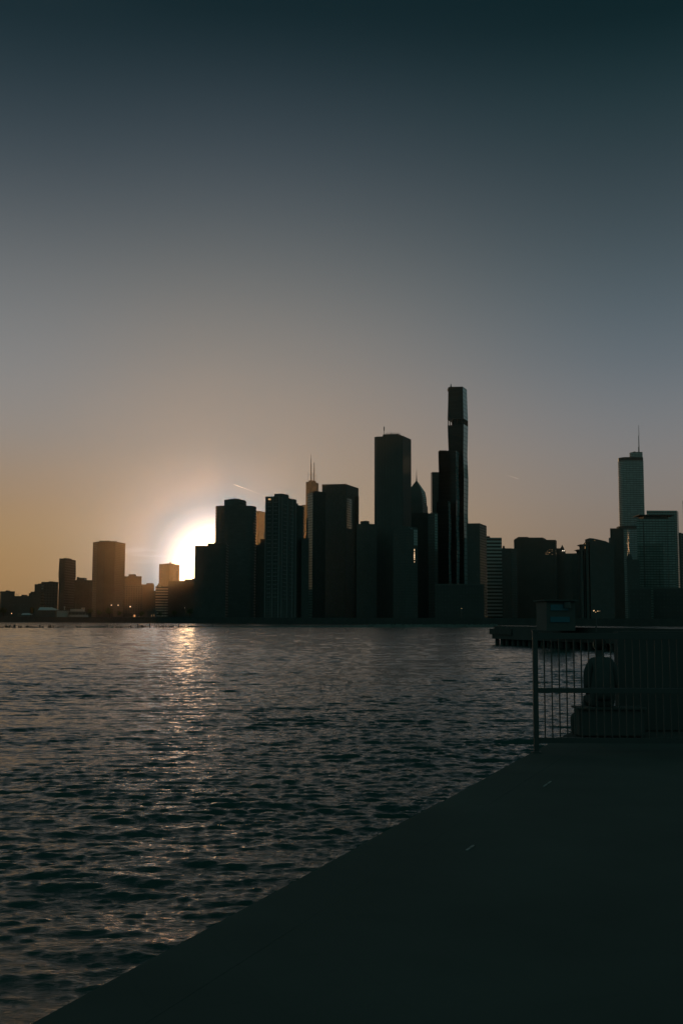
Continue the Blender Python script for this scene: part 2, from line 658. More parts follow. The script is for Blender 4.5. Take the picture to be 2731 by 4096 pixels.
# ------------------------------------------------------------------ far shore
sh = [PZ(-700, 2484.6 - 2.4, 0), PZ(0, 2486.9, 0), PZ(800, 2493.2, 0), PZ(1465, 2497.4, 0), PZ(2100, 2501.5, 0), PZ(3000, 2508, 0)]
sh = [(p.x, p.y) for p in sh]
poly = sh + [(3400, 3950), (-3400, 3950)]
structure(obj('ground', prism(poly, -.5, GZ), M['ground']))
bm = bmesh.new()
for a, b in zip(sh[:-1], sh[1:]):
    prism([(a[0], a[1] - .8), (b[0], b[1] - .8), (b[0], b[1] - .003), (a[0], a[1] - .003)], -.6, GZ + .35, bm)
M['seawall_far'] = plain('old seawall concrete', (.05, .053, .05), .9, .2, .35, .3)
tag(recenter(obj('seawall', bm, M['seawall_far'])), 'long dark seawall along the far shore under the skyline', 'seawall')

# ------------------------------------------------------------------ foreground quay
vp = direc(3104, 2482)
e = Vector((vp.x, vp.y, 0)).normalized()
nrm = Vector((e.y, -e.x, 0))                    # towards land
p0 = PZ(2140, 3004, QZ)
p0 = Vector((p0.x, p0.y, 0))


def quay_pt(s, t):
    return p0 + e * s + nrm * t


bm = bmesh.new()
prism([tuple(quay_pt(-40, .4175).xy), tuple(quay_pt(70, .4175).xy), tuple(quay_pt(70, 26).xy), tuple(quay_pt(-40, 26).xy)], -1.5, QZ, bm)
qm, qnt, qout = new_mat('quay concrete')
b = N(qnt, 'ShaderNodeBsdfPrincipled')
t = N(qnt, 'ShaderNodeTexCoord')
n1 = N(qnt, 'ShaderNodeTexNoise')
n1.inputs['Scale'].default_value = .9
n1.inputs['Detail'].default_value = 8
qnt.links.new(t.outputs['Object'], n1.inputs['Vector'])
br = N(qnt, 'ShaderNodeTexBrick')
br.inputs['Scale'].default_value = .5
br.inputs['Mortar Size'].default_value = .006
br.inputs['Color1'].default_value = (.088, .088, .082, 1)
br.inputs['Color2'].default_value = (.087, .087, .081, 1)
br.inputs['Mortar'].default_value = (.085, .085, .079, 1)
mp = N(qnt, 'ShaderNodeMapping')
mp.inputs['Rotation'].default_value = (0, 0, math.atan2(e.y, e.x))
qnt.links.new(t.outputs['Object'], mp.inputs[0])
qnt.links.new(mp.outputs[0], br.inputs['Vector'])
mx = N(qnt, 'ShaderNodeMix')
mx.data_type = 'RGBA'
mx.blend_type = 'MULTIPLY'
mx.inputs[0].default_value = .5
qnt.links.new(br.outputs[0], mx.inputs[6])
qnt.links.new(n1.outputs['Fac'], mx.inputs[7])
qnt.links.new(mx.outputs[2], b.inputs['Base Color'])
b.inputs['Roughness'].default_value = .92
b.inputs['Specular IOR Level'].default_value = .1
qnt.links.new(b.outputs[0], qout.inputs[0])
structure(obj('quay', bm, qm))
bm = bmesh.new()
for s in range(-20, 35):                        # coping stones along the edge
    a, c = s * 2 + .001, s * 2 + 1.999
    j = rnd.uniform(-.012, .012)
    prism([tuple(quay_pt(a, j).xy), tuple(quay_pt(c, j).xy), tuple(quay_pt(c, .417).xy), tuple(quay_pt(a, .417).xy)], -1.5, QZ + .001 + rnd.uniform(-.0008, .0008), bm)
structure(obj('kerb', bm, qm))
for (a, b2), lab in ((((2172, 3146), (2202, 3125)), 'thin pale metal strip let into the dark quay, farther of the two'),
                     (((1864, 3401), (1893, 3381)), 'thin pale metal strip let into the dark quay, nearer and fainter of the two')):
    q1, q2 = PZ(*a, QZ + .004), PZ(*b2, QZ + .004)
    dd = (q2 - q1).normalized()
    nn = Vector((dd.y, -dd.x, 0)) * .008
    bm = bmesh.new()  # short pale strip in two pieces, set just proud of the quay
    mid = q1.lerp(q2, .5)
    for s0, s1 in ((0, .46), (.54, 1)):
        x0, x1 = q1.lerp(q2, s0), q1.lerp(q2, s1)
        prism([(x0 + nn).xy[:], (x1 + nn).xy[:], (x1 - nn).xy[:], (x0 - nn).xy[:]], QZ - .01, QZ + .006, bm)
    tag(recenter(obj('metal_strip', bm, M['strip'])), lab, 'metal strip')  # plain pale strip, not certainly metal

# railing panel across the quay
DF = 13.2
k = DF / FPX


def fz(v, u=2300):
    return P(u, v, DF).z


def fx(u, v=2760):
    return P(u, v, DF).x


fence = empty('railing', (fx(2140), DF, QZ), 'black metal railing with thin upright bars at the quay edge', 'railing')
bm = bmesh.new()
xa, xb = P(2131, 2760, DF).x, P(2150, 2760, DF).x
ztop = fz(2528)
box(bm, ((xa + xb) / 2, DF, (QZ + ztop) / 2), (xb - xa, .06, ztop - QZ))
box(bm, ((xa + xb) / 2, DF, ztop + .012), (xb - xa + .02, .08, .024))
box(bm, ((xa + xb) / 2, DF, QZ + .008), (xb - xa + .05, .12, .016))
obj('post', bm, M['metal'], fence)
xr = fx(2790)
for va, vb in ((2532, 2556), (2752, 2772), (2951, 2972)):
    bm = bmesh.new()
    z0, z1 = fz(vb), fz(va)
    box(bm, ((xb + .002 + xr) / 2, DF, (z0 + z1) / 2), (xr - xb - .004, .045, z1 - z0))
    obj('rail', bm, M['metal'], fence)
u = 2176.7
while u < 2780:
    x = fx(u)
    for va, vb in ((2556, 2752), (2772, 2951)):
        bm = bmesh.new()
        box(bm, (x, DF, (fz(va) + fz(vb)) / 2), (.0145, .0145, fz(va) - fz(vb) - .004))
        obj('bar', bm, M['metal'], fence)
    u += 29.65
bm = bmesh.new()
box(bm, (xr + .032, DF, (QZ + ztop) / 2), (.06, .06, ztop - QZ))
obj('post', bm, M['metal'], fence)
# solid wall behind
DB = 15.75
wl = empty('barrier_wall', (P(2600, 2700, DB).x, DB, QZ), 'solid dark low wall carrying on behind the railing', 'wall')
x0, x1 = P(2462, 2700, DB).x, P(2960, 2700, DB).x
bm = bmesh.new()
box(bm, ((x0 + x1) / 2, DB, QZ + .70), (x1 - x0, .18, 1.40))
bmesh.ops.bevel(bm, geom=[e_ for e_ in bm.edges if abs(e_.verts[0].co.z - e_.verts[1].co.z) < 1e-5], offset=.03, segments=3, affect='EDGES')
obj('panel', bm, M['seawall'], wl)
bm = bmesh.new()
box(bm, ((x0 + x1) / 2, DB, QZ + 1.42), (x1 - x0, .26, .035))
obj('coping', bm, M['seawall'], wl)

# ------------------------------------------------------------------ person sitting by the water
DP = 15.0


def skin_obj(name, verts, edges, radii, mat, parent, root=0, sub=2):
    me = bpy.data.meshes.new(name)
    me.from_pydata(verts, edges, [])
    o = bpy.data.objects.new(name, me)
    COL.objects.link(o)
    o.parent = parent
    sm = o.modifiers.new('skin', 'SKIN')
    sm.use_smooth_shade = True
    sl_ = me.skin_vertices[0].data
    for i, r in enumerate(radii):
        rr = r if isinstance(r, tuple) else (r, r)
        sl_[i].radius = rr
        sl_[i].use_root = (i == root)
    ss = o.modifiers.new('sub', 'SUBSURF')
    ss.levels = ss.render_levels = sub
    me.materials.append(mat)
    return o


def person():
    c = P(2408, 2760, DP)
    root = empty('person', (c.x, DP, QZ), 'person in dark clothes sitting hunched beside the railing, back to the quay', 'person')
    # x right, y towards the water (away from the camera), z up from the quay
    V, E, RD = [], [], []

    def chain(pts, start=None):
        prev = start
        ids = []
        for p, r in pts:
            V.append(p)
            RD.append(r)
            i = len(V) - 1
            if prev is not None:
                E.append((prev, i))
            prev = i
            ids.append(i)
        return ids
    sp = chain([((0, 0, .50), (.17, .13)), ((0, .01, .66), (.16, .12)), ((0, .03, .83), (.17, .115)), ((0, .06, .98), (.15, .10)),
                ((0, .085, 1.07), .062), ((0, .10, 1.12), .056), ((0, .12, 1.19), (.075, .09)), ((0, .125, 1.27), (.078, .095)), ((0, .115, 1.335), .055)])
    for s in (-1, 1):
        arm = chain([((s * .12, .06, 1.0), .065), ((s * .165, .06, .94), .058), ((s * .18, .05, .78), .048), ((s * .18, .10, .66), .044),
                     ((s * .16, .24, .60), .036), ((s * .12, .33, .585), .028), ((s * .10, .38, .575), (.034, .02))], sp[3])
        h = arm[-1]
        for j, (dx, ln) in enumerate(((-.026, .062), (-.009, .072), (.009, .068), (.025, .052))):
            b0 = Vector(V[h]) + Vector((dx, .02, 0))
            chain([(tuple(b0), .009), (tuple(b0 + Vector((0, ln * .55, -.008))), .0085), (tuple(b0 + Vector((0, ln, -.03))), .0075)], h)
        b0 = Vector(V[h]) + Vector((-s * .03, -.01, 0))
        chain([(tuple(b0), .011), (tuple(b0 + Vector((-s * .022, .025, -.004))), .0095), (tuple(b0 + Vector((-s * .03, .05, -.01))), .008)], h)
        chain([((s * .09, .03, .47), .095), ((s * .11, .24, .50), .082), ((s * .12, .43, .50), .064), ((s * .12, .45, .30), .055),
               ((s * .12, .44, .11), .042), ((s * .12, .46, .06), .042), ((s * .125, .56, .045), .038), ((s * .127, .63, .038), .028)], sp[0])
    body = skin_obj('body', V, E, RD, M['cloth'], root)
    # face on the far side: nose, brow, ears as one head piece
    bm = bmesh.new()
    bmesh.ops.create_icosphere(bm, subdivisions=3, radius=1)
    for v in bm.verts:
        x, y, z = v.co
        wj = 1 - .25 * max(0, -z)
        v.co = Vector((x * .077 * wj, y * .098, z * .118))
        if y > .55:
            v.co.y += .018 * math.exp(-((x / .18) ** 2 + ((z + .1) / .22) ** 2))
            v.co.y -= .010 * (math.exp(-(((abs(x) - .38) / .16) ** 2 + ((z - .08) / .12) ** 2)))
            v.co.y += .006 * math.exp(-((x / .3) ** 2 + ((z + .48) / .1) ** 2))
        if abs(x) > .93 and abs(z) < .3:
            v.co.x += math.copysign(.016, x)
        v.co += Vector((0, .125, 1.245)) + root.location
    obj('head', bm, M['skin'], root, True)
    bm = bmesh.new()
    bmesh.ops.create_icosphere(bm, subdivisions=3, radius=1)
    for v in bm.verts:
        n = .06 * math.sin(9 * v.co.x + 3 * v.co.z) * math.sin(7 * v.co.y)
        v.co = Vector((v.co.x * .09 * (1 + n), v.co.y * .105 * (1 + n), v.co.z * .115 * (1 + n))) + Vector((0, .10, 1.275)) + root.location
    obj('hair', bm, M['hair'], root, True)
    jk = skin_obj('jacket', [(0, 0, .46), (0, .01, .66), (0, .03, .84), (0, .055, .985), (.115, .06, 1.0), (.175, .05, .91), (.190, .045, .72), (.18, .13, .63),
                             (-.115, .06, 1.0), (-.175, .05, .91), (-.190, .045, .72), (-.18, .13, .63), (0, .085, 1.07)],
                  [(0, 1), (1, 2), (2, 3), (3, 4), (4, 5), (5, 6), (6, 7), (3, 8), (8, 9), (9, 10), (10, 11), (3, 12)],
                  [(.19, .16), (.185, .155), (.18, .15), (.14, .12), .085, .078, .066, .056, .085, .078, .066, .056, .075], M['cloth'], root)
    seat = empty('seat_block', (c.x + .1, DP + .06, QZ), 'low dark block seat under the sitting person', 'seat')
    bm = bmesh.new()
    box(bm, (c.x + .1, DP + .06, QZ + .20), (.9, .36, .36))
    bmesh.ops.bevel(bm, geom=bm.edges[:], offset=.015, segments=2, affect='EDGES')
    obj('plinth', bm, M['seawall'], seat)
    bm = bmesh.new()
    box(bm, (c.x + .1, DP + .06, QZ + .392), (.96, .42, .05 - .026))
    obj('seat', bm, M['timber'], seat)


person()


def bag():
    D = 15.3
    a, b, t = P(2281, 2915, D), P(2352, 2915, D), P(2320, 2843, D)
    cx, wx = (a.x + b.x) / 2, (b.x - a.x) / 2
    hh = t.z - QZ
    root = empty('rucksack', (cx, D, QZ), 'small dark rucksack standing on the quay edge beside the sitting person', 'bag')
    bm = bmesh.new()
    bmesh.ops.create_cube(bm, size=2)
    bmesh.ops.subdivide_edges(bm, edges=bm.edges[:], cuts=5, use_grid_fill=True)
    for v in bm.verts:
        x, y, z = v.co
        q = (abs(x) ** 5 + abs(y) ** 4 + abs(z) ** 5) ** (1 / 5)
        x, y, z = x / max(q, .8), y / max(q, .8), z / max(q, .8)
        lean = .12 * (z + 1) / 2 * wx
        bulge = 1 + .05 * math.sin(3 * z)
        v.co = Vector((cx + x * wx * bulge + lean, D + y * .09, QZ + (z + 1) / 2 * hh * (1 + .10 * x * (z > 0))))
    obj('pack', bm, M['cloth'], root, True)
    for s in (-1, 1):
        bm = bmesh.new()
        pts = [(cx + s * wx * .45, D - .095, QZ + hh * .9), (cx + s * wx * .5, D - .13, QZ + hh * .5), (cx + s * wx * .45, D - .095, QZ + hh * .12)]
        for p, q in zip(pts[:-1], pts[1:]):
            tube(bm, p, q, .012, .012, 6)
        obj('strap', bm, M['cloth'], root)


bag()

# ------------------------------------------------------------------ old pilings and breakwater
ZW = 0.0


def bw_point(u):
    p = PZ(u, 2510.6 if u < 560 else 2509.6, ZW)
    return p


def stump_mesh(seed, thick):
    r = random.Random(seed)
    bm = bmesh.new()
    n = 9
    rings = []
    for kk, z in enumerate((-1.2, 0, .35, .7, .92)):
        rr = thick * (1 + .12 * r.uniform(-1, 1)) * (1 - .18 * max(0, z))
        ox, oy = .05 * max(z, 0) * r.uniform(-1, 1), .05 * max(z, 0) * r.uniform(-1, 1)
        rings.append([(ox + rr * math.cos(a * 2 * math.pi / n) * r.uniform(.88, 1.1), oy + rr * math.sin(a * 2 * math.pi / n) * r.uniform(.88, 1.1),
                       z + (r.uniform(-.12, .12) if kk == 4 else 0)) for a in range(n)])
    top = [(x * .4, y * .4, z + r.uniform(.0, .1)) for x, y, z in rings[-1]]
    rings.append(top)
    loft(bm, rings)
    return bm


protos = []
for i in range(4):
    o = obj('piling', stump_mesh(i, .24), M['timber'])
    protos.append(o)
SMALL = []                                      # photo column, height in photo pixels
for x, h in [(10, 5), (30, 4), (60, 4), (75, 5), (125, 10), (145, 8), (160, 7), (185, 4), (205, 9), (220, 10), (255, 6), (270, 4), (303, 10), (340, 3),
             (400, 7), (440, 7), (455, 5), (480, 3), (520, 4), (555, 7), (590, 5), (610, 6), (640, 5), (665, 5), (690, 4), (720, 4), (740, 4), (765, 3),
             (790, 3), (815, 3), (860, 4), (896, 6), (912, 4), (1048, 7), (1095, 3), (1128, 9), (1175, 3), (1215, 4), (1240, 5), (1428, 4), (1470, 4), (1510, 3), (1550, 3)]:
    SMALL.append((x / 5.2267, h))
for x, h in [(150, 8), (225, 9), (685, 7), (905, 6), (960, 4), (990, 7), (1030, 5), (1065, 6), (1100, 4), (1140, 4), (1165, 4), (1200, 5), (1240, 7), (1275, 9),
             (1300, 4), (1385, 4), (1440, 5), (1495, 8), (1525, 8), (1560, 5)]:
    SMALL.append((280 + x / 5.2267, h))
for x, h in [(35, 8), (70, 7), (95, 4), (130, 7), (165, 4), (340, 6), (355, 9), (415, 8), (440, 7), (490, 6), (545, 6), (560, 6), (625, 6), (655, 5), (685, 6),
             (760, 4), (785, 5), (845, 5), (865, 5), (885, 6), (903, 4), (930, 7), (1035, 6), (1215, 5), (1280, 5), (1425, 7)]:
    SMALL.append((560 + x / 5.2267, h))
TALL = [(318 / 5.2267, 12, .9, 3, 'broken timber piling tilted to one side, tallest of the leftmost cluster of stumps'),
        (570 / 5.2267, 10, .8, 4, 'pointed timber piling standing up from the second low cluster of stumps'),
        (840 / 5.2267, 11.5, 1, 0, 'stout square topped piling ending the second cluster of stumps'),
        (1020 / 5.2267, 11, .7, 3, 'slim piling, first of the four spaced stumps in open water'),
        (1065 / 5.2267, 10.5, 1.1, 0, 'broad stubby piling, second of the four spaced stumps in open water'),
        (1283 / 5.2267, 10.5, .7, 4, 'slim leaning piling, third of the four spaced stumps in open water'),
        (1330 / 5.2267, 9.5, .8, 0, 'straight piling, last of the four spaced stumps before the gap'),
        (280 + 635 / 5.2267, 11, .8, 0, 'piling rising from the middle of the long rubble mound'),
        (280 + 740 / 5.2267, 11.5, .8, 0, 'left one of two pilings side by side on the end of the rubble mound'),
        (280 + 790 / 5.2267, 12, .8, 2, 'right one of two pilings side by side on the end of the rubble mound'),
        (280 + 1418 / 5.2267, 17, .9, 0, 'tall thick piling standing alone in the water below the small gatehouse'),
        (280 + 1460 / 5.2267, 13, .6, 0, 'thin pointed piling just beside the tall lone one'),
        (560 + 213 / 5.2267, 16.5, 1.2, -2, 'tall thick flared piling in the sun glint, widest of all'),
        (560 + 303 / 5.2267, 18, .6, 5, 'very tall thin piling bending over next to the flared one'),
        (560 + 393 / 5.2267, 18, .6, -1, 'very tall thin upright piling amid low stumps in the sun glint'),
        (560 + 470 / 5.2267, 13, .6, -4, 'spiky tapered piling leaning over a clump of low stumps'),
        (560 + 510 / 5.2267, 17, .7, 0, 'tall straight piling between two spiky ones'),
        (560 + 600 / 5.2267, 10, .6, 3, 'short pointed piling between the straight tall ones'),
        (560 + 670 / 5.2267, 13, .6, 0, 'tapered spike of a piling, taller of two close spikes'),
        (560 + 712 / 5.2267, 11.5, .6, -3, 'tapered spike of a piling, shorter of two close spikes'),
        (560 + 818 / 5.2267, 17.5, 1.1, 3, 'tall thick split piling where the pilings meet the low breakwater'),
        (560 + 1452 / 5.2267, 16, .7, 0, 'tall thin piling on the breakwater, left one of a spaced pair'),
        (560 + 1527 / 5.2267, 16, .9, -2, 'tall thicker piling on the breakwater, right one of a spaced pair')]
GRP = 'old timber pilings in the water'
used = [False] * 4


def piling(u, h, wd, lean, label):
    kk = rnd.randrange(4)
    o = protos[kk] if not used[kk] else protos[kk].copy()
    if used[kk]:
        COL.objects.link(o)
    used[kk] = True
    p = bw_point(u)
    p.y += rnd.uniform(-1.5, 1.5)
    p.x = ray(u, 2505).x * p.y
    hm = h * p.y / FPX
    o.location = (p.x, p.y, 0)
    o.scale = (wd, wd, hm)
    o.rotation_euler = (0, R(lean), rnd.uniform(0, 6))
    o.rotation_euler = (Matrix.Rotation(R(lean), 3, 'Y') @ Matrix.Rotation(rnd.uniform(0, 6), 3, 'Z')).to_euler()
    tag(o, label, 'piling', GRP)


for (u, h, wd, ln, lab) in TALL:
    piling(u, h, wd * 1.0, ln, lab)
for (u, h) in SMALL:
    piling(u, h * rnd.uniform(.85, 1.1), rnd.uniform(.75, 1.3), rnd.uniform(-5, 5), 'short broken timber stump standing in the low line of old pilings')


def mound(us, hs, label, depth=3.5):
    """Broken rock heap along the line of the breakwater; heights in photo pixels."""
    bm = bmesh.new()
    r = random.Random(int(us[0]))
    n = max(8, int((us[-1] - us[0]) / 2.2))
    cols = []
    for i in range(n + 1):
        u = us[0] + (us[-1] - us[0]) * i / n
        h = np.interp(u, us, hs)
        p = bw_point(u)
        hm = max(.05, h * p.y / FPX * r.uniform(.72, 1.12))
        x = ray(u, 2505).x
        row = []
        for dy, f in ((-depth * .5, -.4), (-depth * .38, .25), (-depth * .2, .7), (0, 1), (depth * .22, .75), (depth * .4, .2), (depth * .5, -.4)):
            y = p.y + dy + r.uniform(-.2, .2)
            z = hm * f * (r.uniform(.85, 1.1) if f > 0 else 1)
            row.append(bm.verts.new((x * y, y, z if f > 0 else -.5)))
        cols.append(row)
    for a, b in zip(cols[:-1], cols[1:]):
        for j in range(6):
            bm.faces.new((a[j], b[j], b[j + 1], a[j + 1]))
    bm.faces.new(cols[0])
    bm.faces.new(cols[-1][::-1])
    return tag(recenter(obj('breakwater_mound', bm, M['rock'])), label, 'breakwater', 'remains of the old breakwater')


mound([110, 130, 160, 164], [2, 3.2, 3, 1], 'thin rubble strip under the second cluster of stumps')
mound([303, 320, 335, 350, 370, 400, 415, 433], [4, 5, 3, 5.5, 5.5, 5, 6, 3], 'lumpy rubble mound, the long one in front of the pale marina buildings')
mound([440, 449, 458], [2, 6, 3], 'small rounded rubble hump, left one of a close pair')
mound([467, 478, 486], [2, 6.5, 2], 'small rounded rubble hump, right one of a close pair')
mound([700, 709, 717], [1.5, 4.5, 2], 'tiny rubble hump amid the spiky pilings')
mound([740, 756, 768, 782, 800, 840, 880, 960, 1060, 1160, 1260, 1400, 1500, 1700, 1990],
      [2.5, 6, 8, 6, 3.5, 4.5, 4, 5, 5, 7, 7, 8, 13, 13, 13], 'long low dark breakwater running across the bay under the towers', 5)

# ------------------------------------------------------------------ pier on the right
pa, pb = PZ(1962, 2577.5, 0), PZ(2372, 2600, 0)
pd = (pb - pa).normalized()
pn = Vector((-pd.y, pd.x, 0))
if pn.y < 0:
    pn = -pn
LEN = 118


def pp(s, t):
    return (pa.x + pd.x * s + pn.x * t, pa.y + pd.y * s + pn.y * t)


zt = P(1962, 2515, pa.y).z
zb = P(1962, 2555, pa.y).z
pier = empty('pier', (pa.x, pa.y, 0), 'long dark pier on piles reaching out from the right shore', 'pier')
bm = bmesh.new()
prism([pp(-.45, .4), pp(LEN, .4), pp(LEN, 16), pp(-.45, 16)], zb, zt, bm)
obj('deck', bm, M['seawall'], pier)
bm = bmesh.new()
prism([pp(-.9, .2), pp(6, .2), pp(6, .398), pp(-.9, .398)], zb + .62, zt + .004, bm)
obj('fender', bm, M['timber'], pier)
s = 0.25
i = 0
while s < 60:
    bm = bmesh.new()
    c = pp(s, .9 + (i % 2) * .6)
    tube(bm, (c[0], c[1], -1.5), (c[0], c[1], zb + .01), .33 + .08 * rnd.random(), .33, 10)
    obj('pile', bm, M['timber'], pier)
    s += .78 + .16 * rnd.random()
    i += 1
bm = bmesh.new()
prism([pp(.2, 5), pp(LEN, 5), pp(LEN, 5.6), pp(.2, 5.6)], -1.5, zb + .002, bm)
obj('crosswall', bm, M['seawall'], pier)
# parapet with gaps
for a, c in ((0, 2.9), (3.35, 4.65), (5.1, LEN)):
    bm = bmesh.new()
    prism([pp(a - .1, .55), pp(c, .55), pp(c, .8), pp(a - .1, .8)], zt + .003, zt + .40, bm)
    obj('parapet', bm, M['seawall'], pier)
# pavilion on the pier with two bands of bluish glass
DV = 128
pv_ = empty('pier_pavilion', (P(2240, 2450, DV).x, DV, zt), 'dark two storey pavilion with two dim blue glass bands on the pier', 'pavilion')
x0, x1 = P(2185, 2450, DV).x, P(2300, 2450, DV).x
zr = P(2240, 2404, DV).z
bm = bmesh.new()
box(bm, ((x0 + x1) / 2, DV + 3.5, (zt + zr) / 2), (x1 - x0, 6.6, zr - zt - .02))
obj('wall', bm, M['concrete'], pv_)
bm = bmesh.new()
box(bm, ((x0 + x1) / 2, DV + 3.4, zr + .08), (x1 - x0 + .6, 7.4, .16))
obj('roof', bm, M['roof'], pv_)
gm_, gnt, gout = new_mat('pavilion blue glass')
gb = N(gnt, 'ShaderNodeBsdfPrincipled')
gb.inputs['Base Color'].default_value = (.015, .10, .135, 1)
gb.inputs['Roughness'].default_value = .12
gnt.links.new(gb.outputs[0], gout.inputs[0])
for ua, ub, va, vb in ((2201, 2272, 2418, 2442), (2200, 2278, 2467, 2489)):
    a, c = P(ua, va, DV), P(ub, vb, DV)
    bm = bmesh.new()
    box(bm, ((a.x + c.x) / 2, DV + .14, (a.z + c.z) / 2), (c.x - a.x, .16, a.z - c.z))
    obj('window_band', bm, gm_, pv_)
bm = bmesh.new()
c = P(2265, 2420, DV)
tube(bm, (c.x, DV - .3, c.z - .35), (c.x, DV - .3, c.z + .35), .42, .36, 14)
obj('vent_drum', bm, M['metal'], pv_)
# lamp cluster on the pier
DL = 118
lp = empty('street_lamp', (P(2382, 2450, DL).x, DL, zt), 'tall pole with a cluster of small warm lamps on the pier', 'lamp', 'street lamps')
bm = bmesh.new()
pc = P(2382, 2446, DL)
tube(bm, (pc.x, DL, zt), (pc.x, DL, pc.z), .07, .05)
obj('pole', bm, M['metal'], lp)
for (u, v) in ((2372, 2443.6), (2374.5, 2442), (2380.5, 2448.6), (2389, 2444.6), (2396, 2444.4)):
    q = P(u, v, DL)
    bm = bmesh.new()
    tube(bm, (pc.x, DL, pc.z - .12), (q.x, DL, q.z - .08), .015)
    a_ = obj('arm', bm, M['metal'], lp)
    bm = bmesh.new()
    bmesh.ops.create_icosphere(bm, subdivisions=2, radius=.034 if u < 2395 else .015)
    for vv in bm.verts:
        vv.co = vv.co + q
    obj('globe', bm, M['lamp'], a_)

# ------------------------------------------------------------------ the skyline, from the left edge of the photo to the right
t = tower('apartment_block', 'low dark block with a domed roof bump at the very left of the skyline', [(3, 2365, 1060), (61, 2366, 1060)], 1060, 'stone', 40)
block(t, 'roof_house', (24, 33), 2361.5, off=8, depth=8)
block(t, 'side_wing', (-14, 2.6), 2371, off=2, depth=30, mat='stone')
t = tower('warehouse', 'low flat dark warehouse with an open roof frame between leftmost block and stepped block', [(55, 2384, 1050), (123, 2384, 1050)], 1050, 'stone', 20)
block(t, 'roof_house', (87, 90, 100.5), (2384, 2379, 2379), off=5, depth=10)
for u in (64, 68, 72.5):
    mast(t, u, 2385, 2376.5, 1056, .7, 'roof_frame_post')
bm = bmesh.new()
a, b = P(62.5, 2376.6, 1056), P(75, 2376.6, 1056)
tube(bm, a, b, .14, .14, 6)
obj('roof_frame_beam', bm, M['steel'], t.root)
mast(t, 74.6, 2384, 2370, 1056, .8)
t = tower('stepped_building', 'stepped brownish building climbing in three stages at the left', [(140, 2336.5, 1190), (166.5, 2336.5, 1190)], 1190, 'brick_grid', 40)
block(t, 'roof_house', (153, 166), 2334, off=6)
o1 = P(121, 2366.4, 1190)
bm = prism([(P(121, 2366, 1189).x, 1192), (P(139.7, 2366, 1189).x, 1192), (P(139.7, 2366, 1189).x, 1228), (P(121, 2366, 1189).x, 1228)], 3.5, P(121, 2366.4, 1192).z)
obj('middle_wing', bm, M['brick_grid'], t.root)
bm = prism([(P(111.5, 2366, 1189).x, 1194), (P(120.8, 2366, 1189).x, 1194), (P(120.8, 2366, 1189).x, 1226), (P(111.5, 2366, 1189).x, 1226)], 3.5, P(112, 2372.5, 1194).z)
obj('low_wing', bm, M['brick_grid'], t.root)
t = tower('apartment_block', 'wide pale brown block with a bright glass corner behind the stepped building', [(166.7, 2327.5, 1260), (235, 2327.5, 1260)], 1260, 'apart', 50)
block(t, 'roof_house', (196, 214), 2325.3)
bm = bmesh.new()
a, b = P(168, 2335, 1259), P(174, 2357, 1259)
box(bm, ((a.x + b.x) / 2, 1259.6, (a.z + b.z) / 2), (b.x - a.x, .7, a.z - b.z))
obj('corner_glass', bm, M['silver_glass'], t.root)
# twisting dark tower
tops = [(238.8, 2233.7), (262.8, 2233.9), (304.5, 2241.5)]
poly, z = footprint(tops, 1380, None, 1)
root = empty('waisted_tower', (sum(p[0] for p in poly) / 4, sum(p[1] for p in poly) / 4, 3.5), 'slim dark tower with gently wavy sides left of the big brown tower', 'tower')
bm = bmesh.new()
loft(bm, [[(x, y, zz) for x, y in scaled(poly, s_)] for zz, s_ in ((3.5, 1.02), (z * .45, 1.0), (z * .58, .985), (z * .74, 1.055), (z * .88, 1.035), (z, .985))])
obj('facade', bm, M['brick_grid'], root)
bm = prism(scaled(poly, .5), z - .2, z + 1.3)
obj('roof_house', bm, M['concrete'], root)
t = tower('apartment_block', 'long mid height brown block filling the gap between wavy tower and big brown tower', [(300, 2321, 1300), (371, 2320.5, 1300)], 1300, 'brick_grid', 40)
block(t, 'roof_house', (308, 338), 2311, off=8, mat='brick_grid')
block(t, 'water_tank', (309, 316), 2308, off=12, depth=5)
t = tower('tall_tower', 'broad tall brown tower with a curved face, biggest of the hazy left group', [(373, 2169.6), (392, 2166.2), (421, 2165), (462, 2166.3), (502.7, 2173.4)], 2000, 'brick_grid', 34)
block(t, 'roof_house', (399, 440), 2162.6, off=14)
block(t, 'roof_rail', (441, 470), 2164.4, off=8, depth=2, mat='steel')
t = tower('office_block', 'brown flat topped block just right of the big brown tower', [(498, 2305, 2200), (567.5, 2307.5, 2200)], 2200, 'brick_grid', 40)
block(t, 'roof_house', (515.5, 541), 2297)
t = tower('office_block', 'lighter brown slab standing low in front of the flat topped block', [(496, 2338.5, 1500), (573, 2337.5, 1500)], 1500, 'apart', 30)
t = tower('apartment_block', 'low brown block with two roof aerials left of the glowing tower', [(571.5, 2337.5, 2300), (617.5, 2341, 2300)], 2300, 'brick_grid', 30)
block(t, 'roof_house', (586.5, 611), 2332.6, off=6)
mast(t, 597.5, 2333, 2328.5, 2306, .7)
mast(t, 606, 2333, 2327.5, 2306, .7)
t = tower('glowing_tower', 'hazy golden tower with a round dish on its roof, straight left of the hidden sun',
          [(637.5, 2256.6), (652.5, 2255.4), (668, 2253.8), (680, 2253.0), (693, 2255), (705, 2258.4), (718.8, 2261)], 3000, 'brick_grid', 40, parapet=False)
bm = bmesh.new()
bmesh.ops.create_uvsphere(bm, u_segments=20, v_segments=12, radius=2.7)
c = P(682, 2250.8, 3010)
for v in bm.verts:
    v.co = v.co + c
d_ = obj('roof_dish', bm, M['dish'], t.root, True)
mast(t, 682, 2254.5, 2251, 3010, 2.2, 'dish_stand')
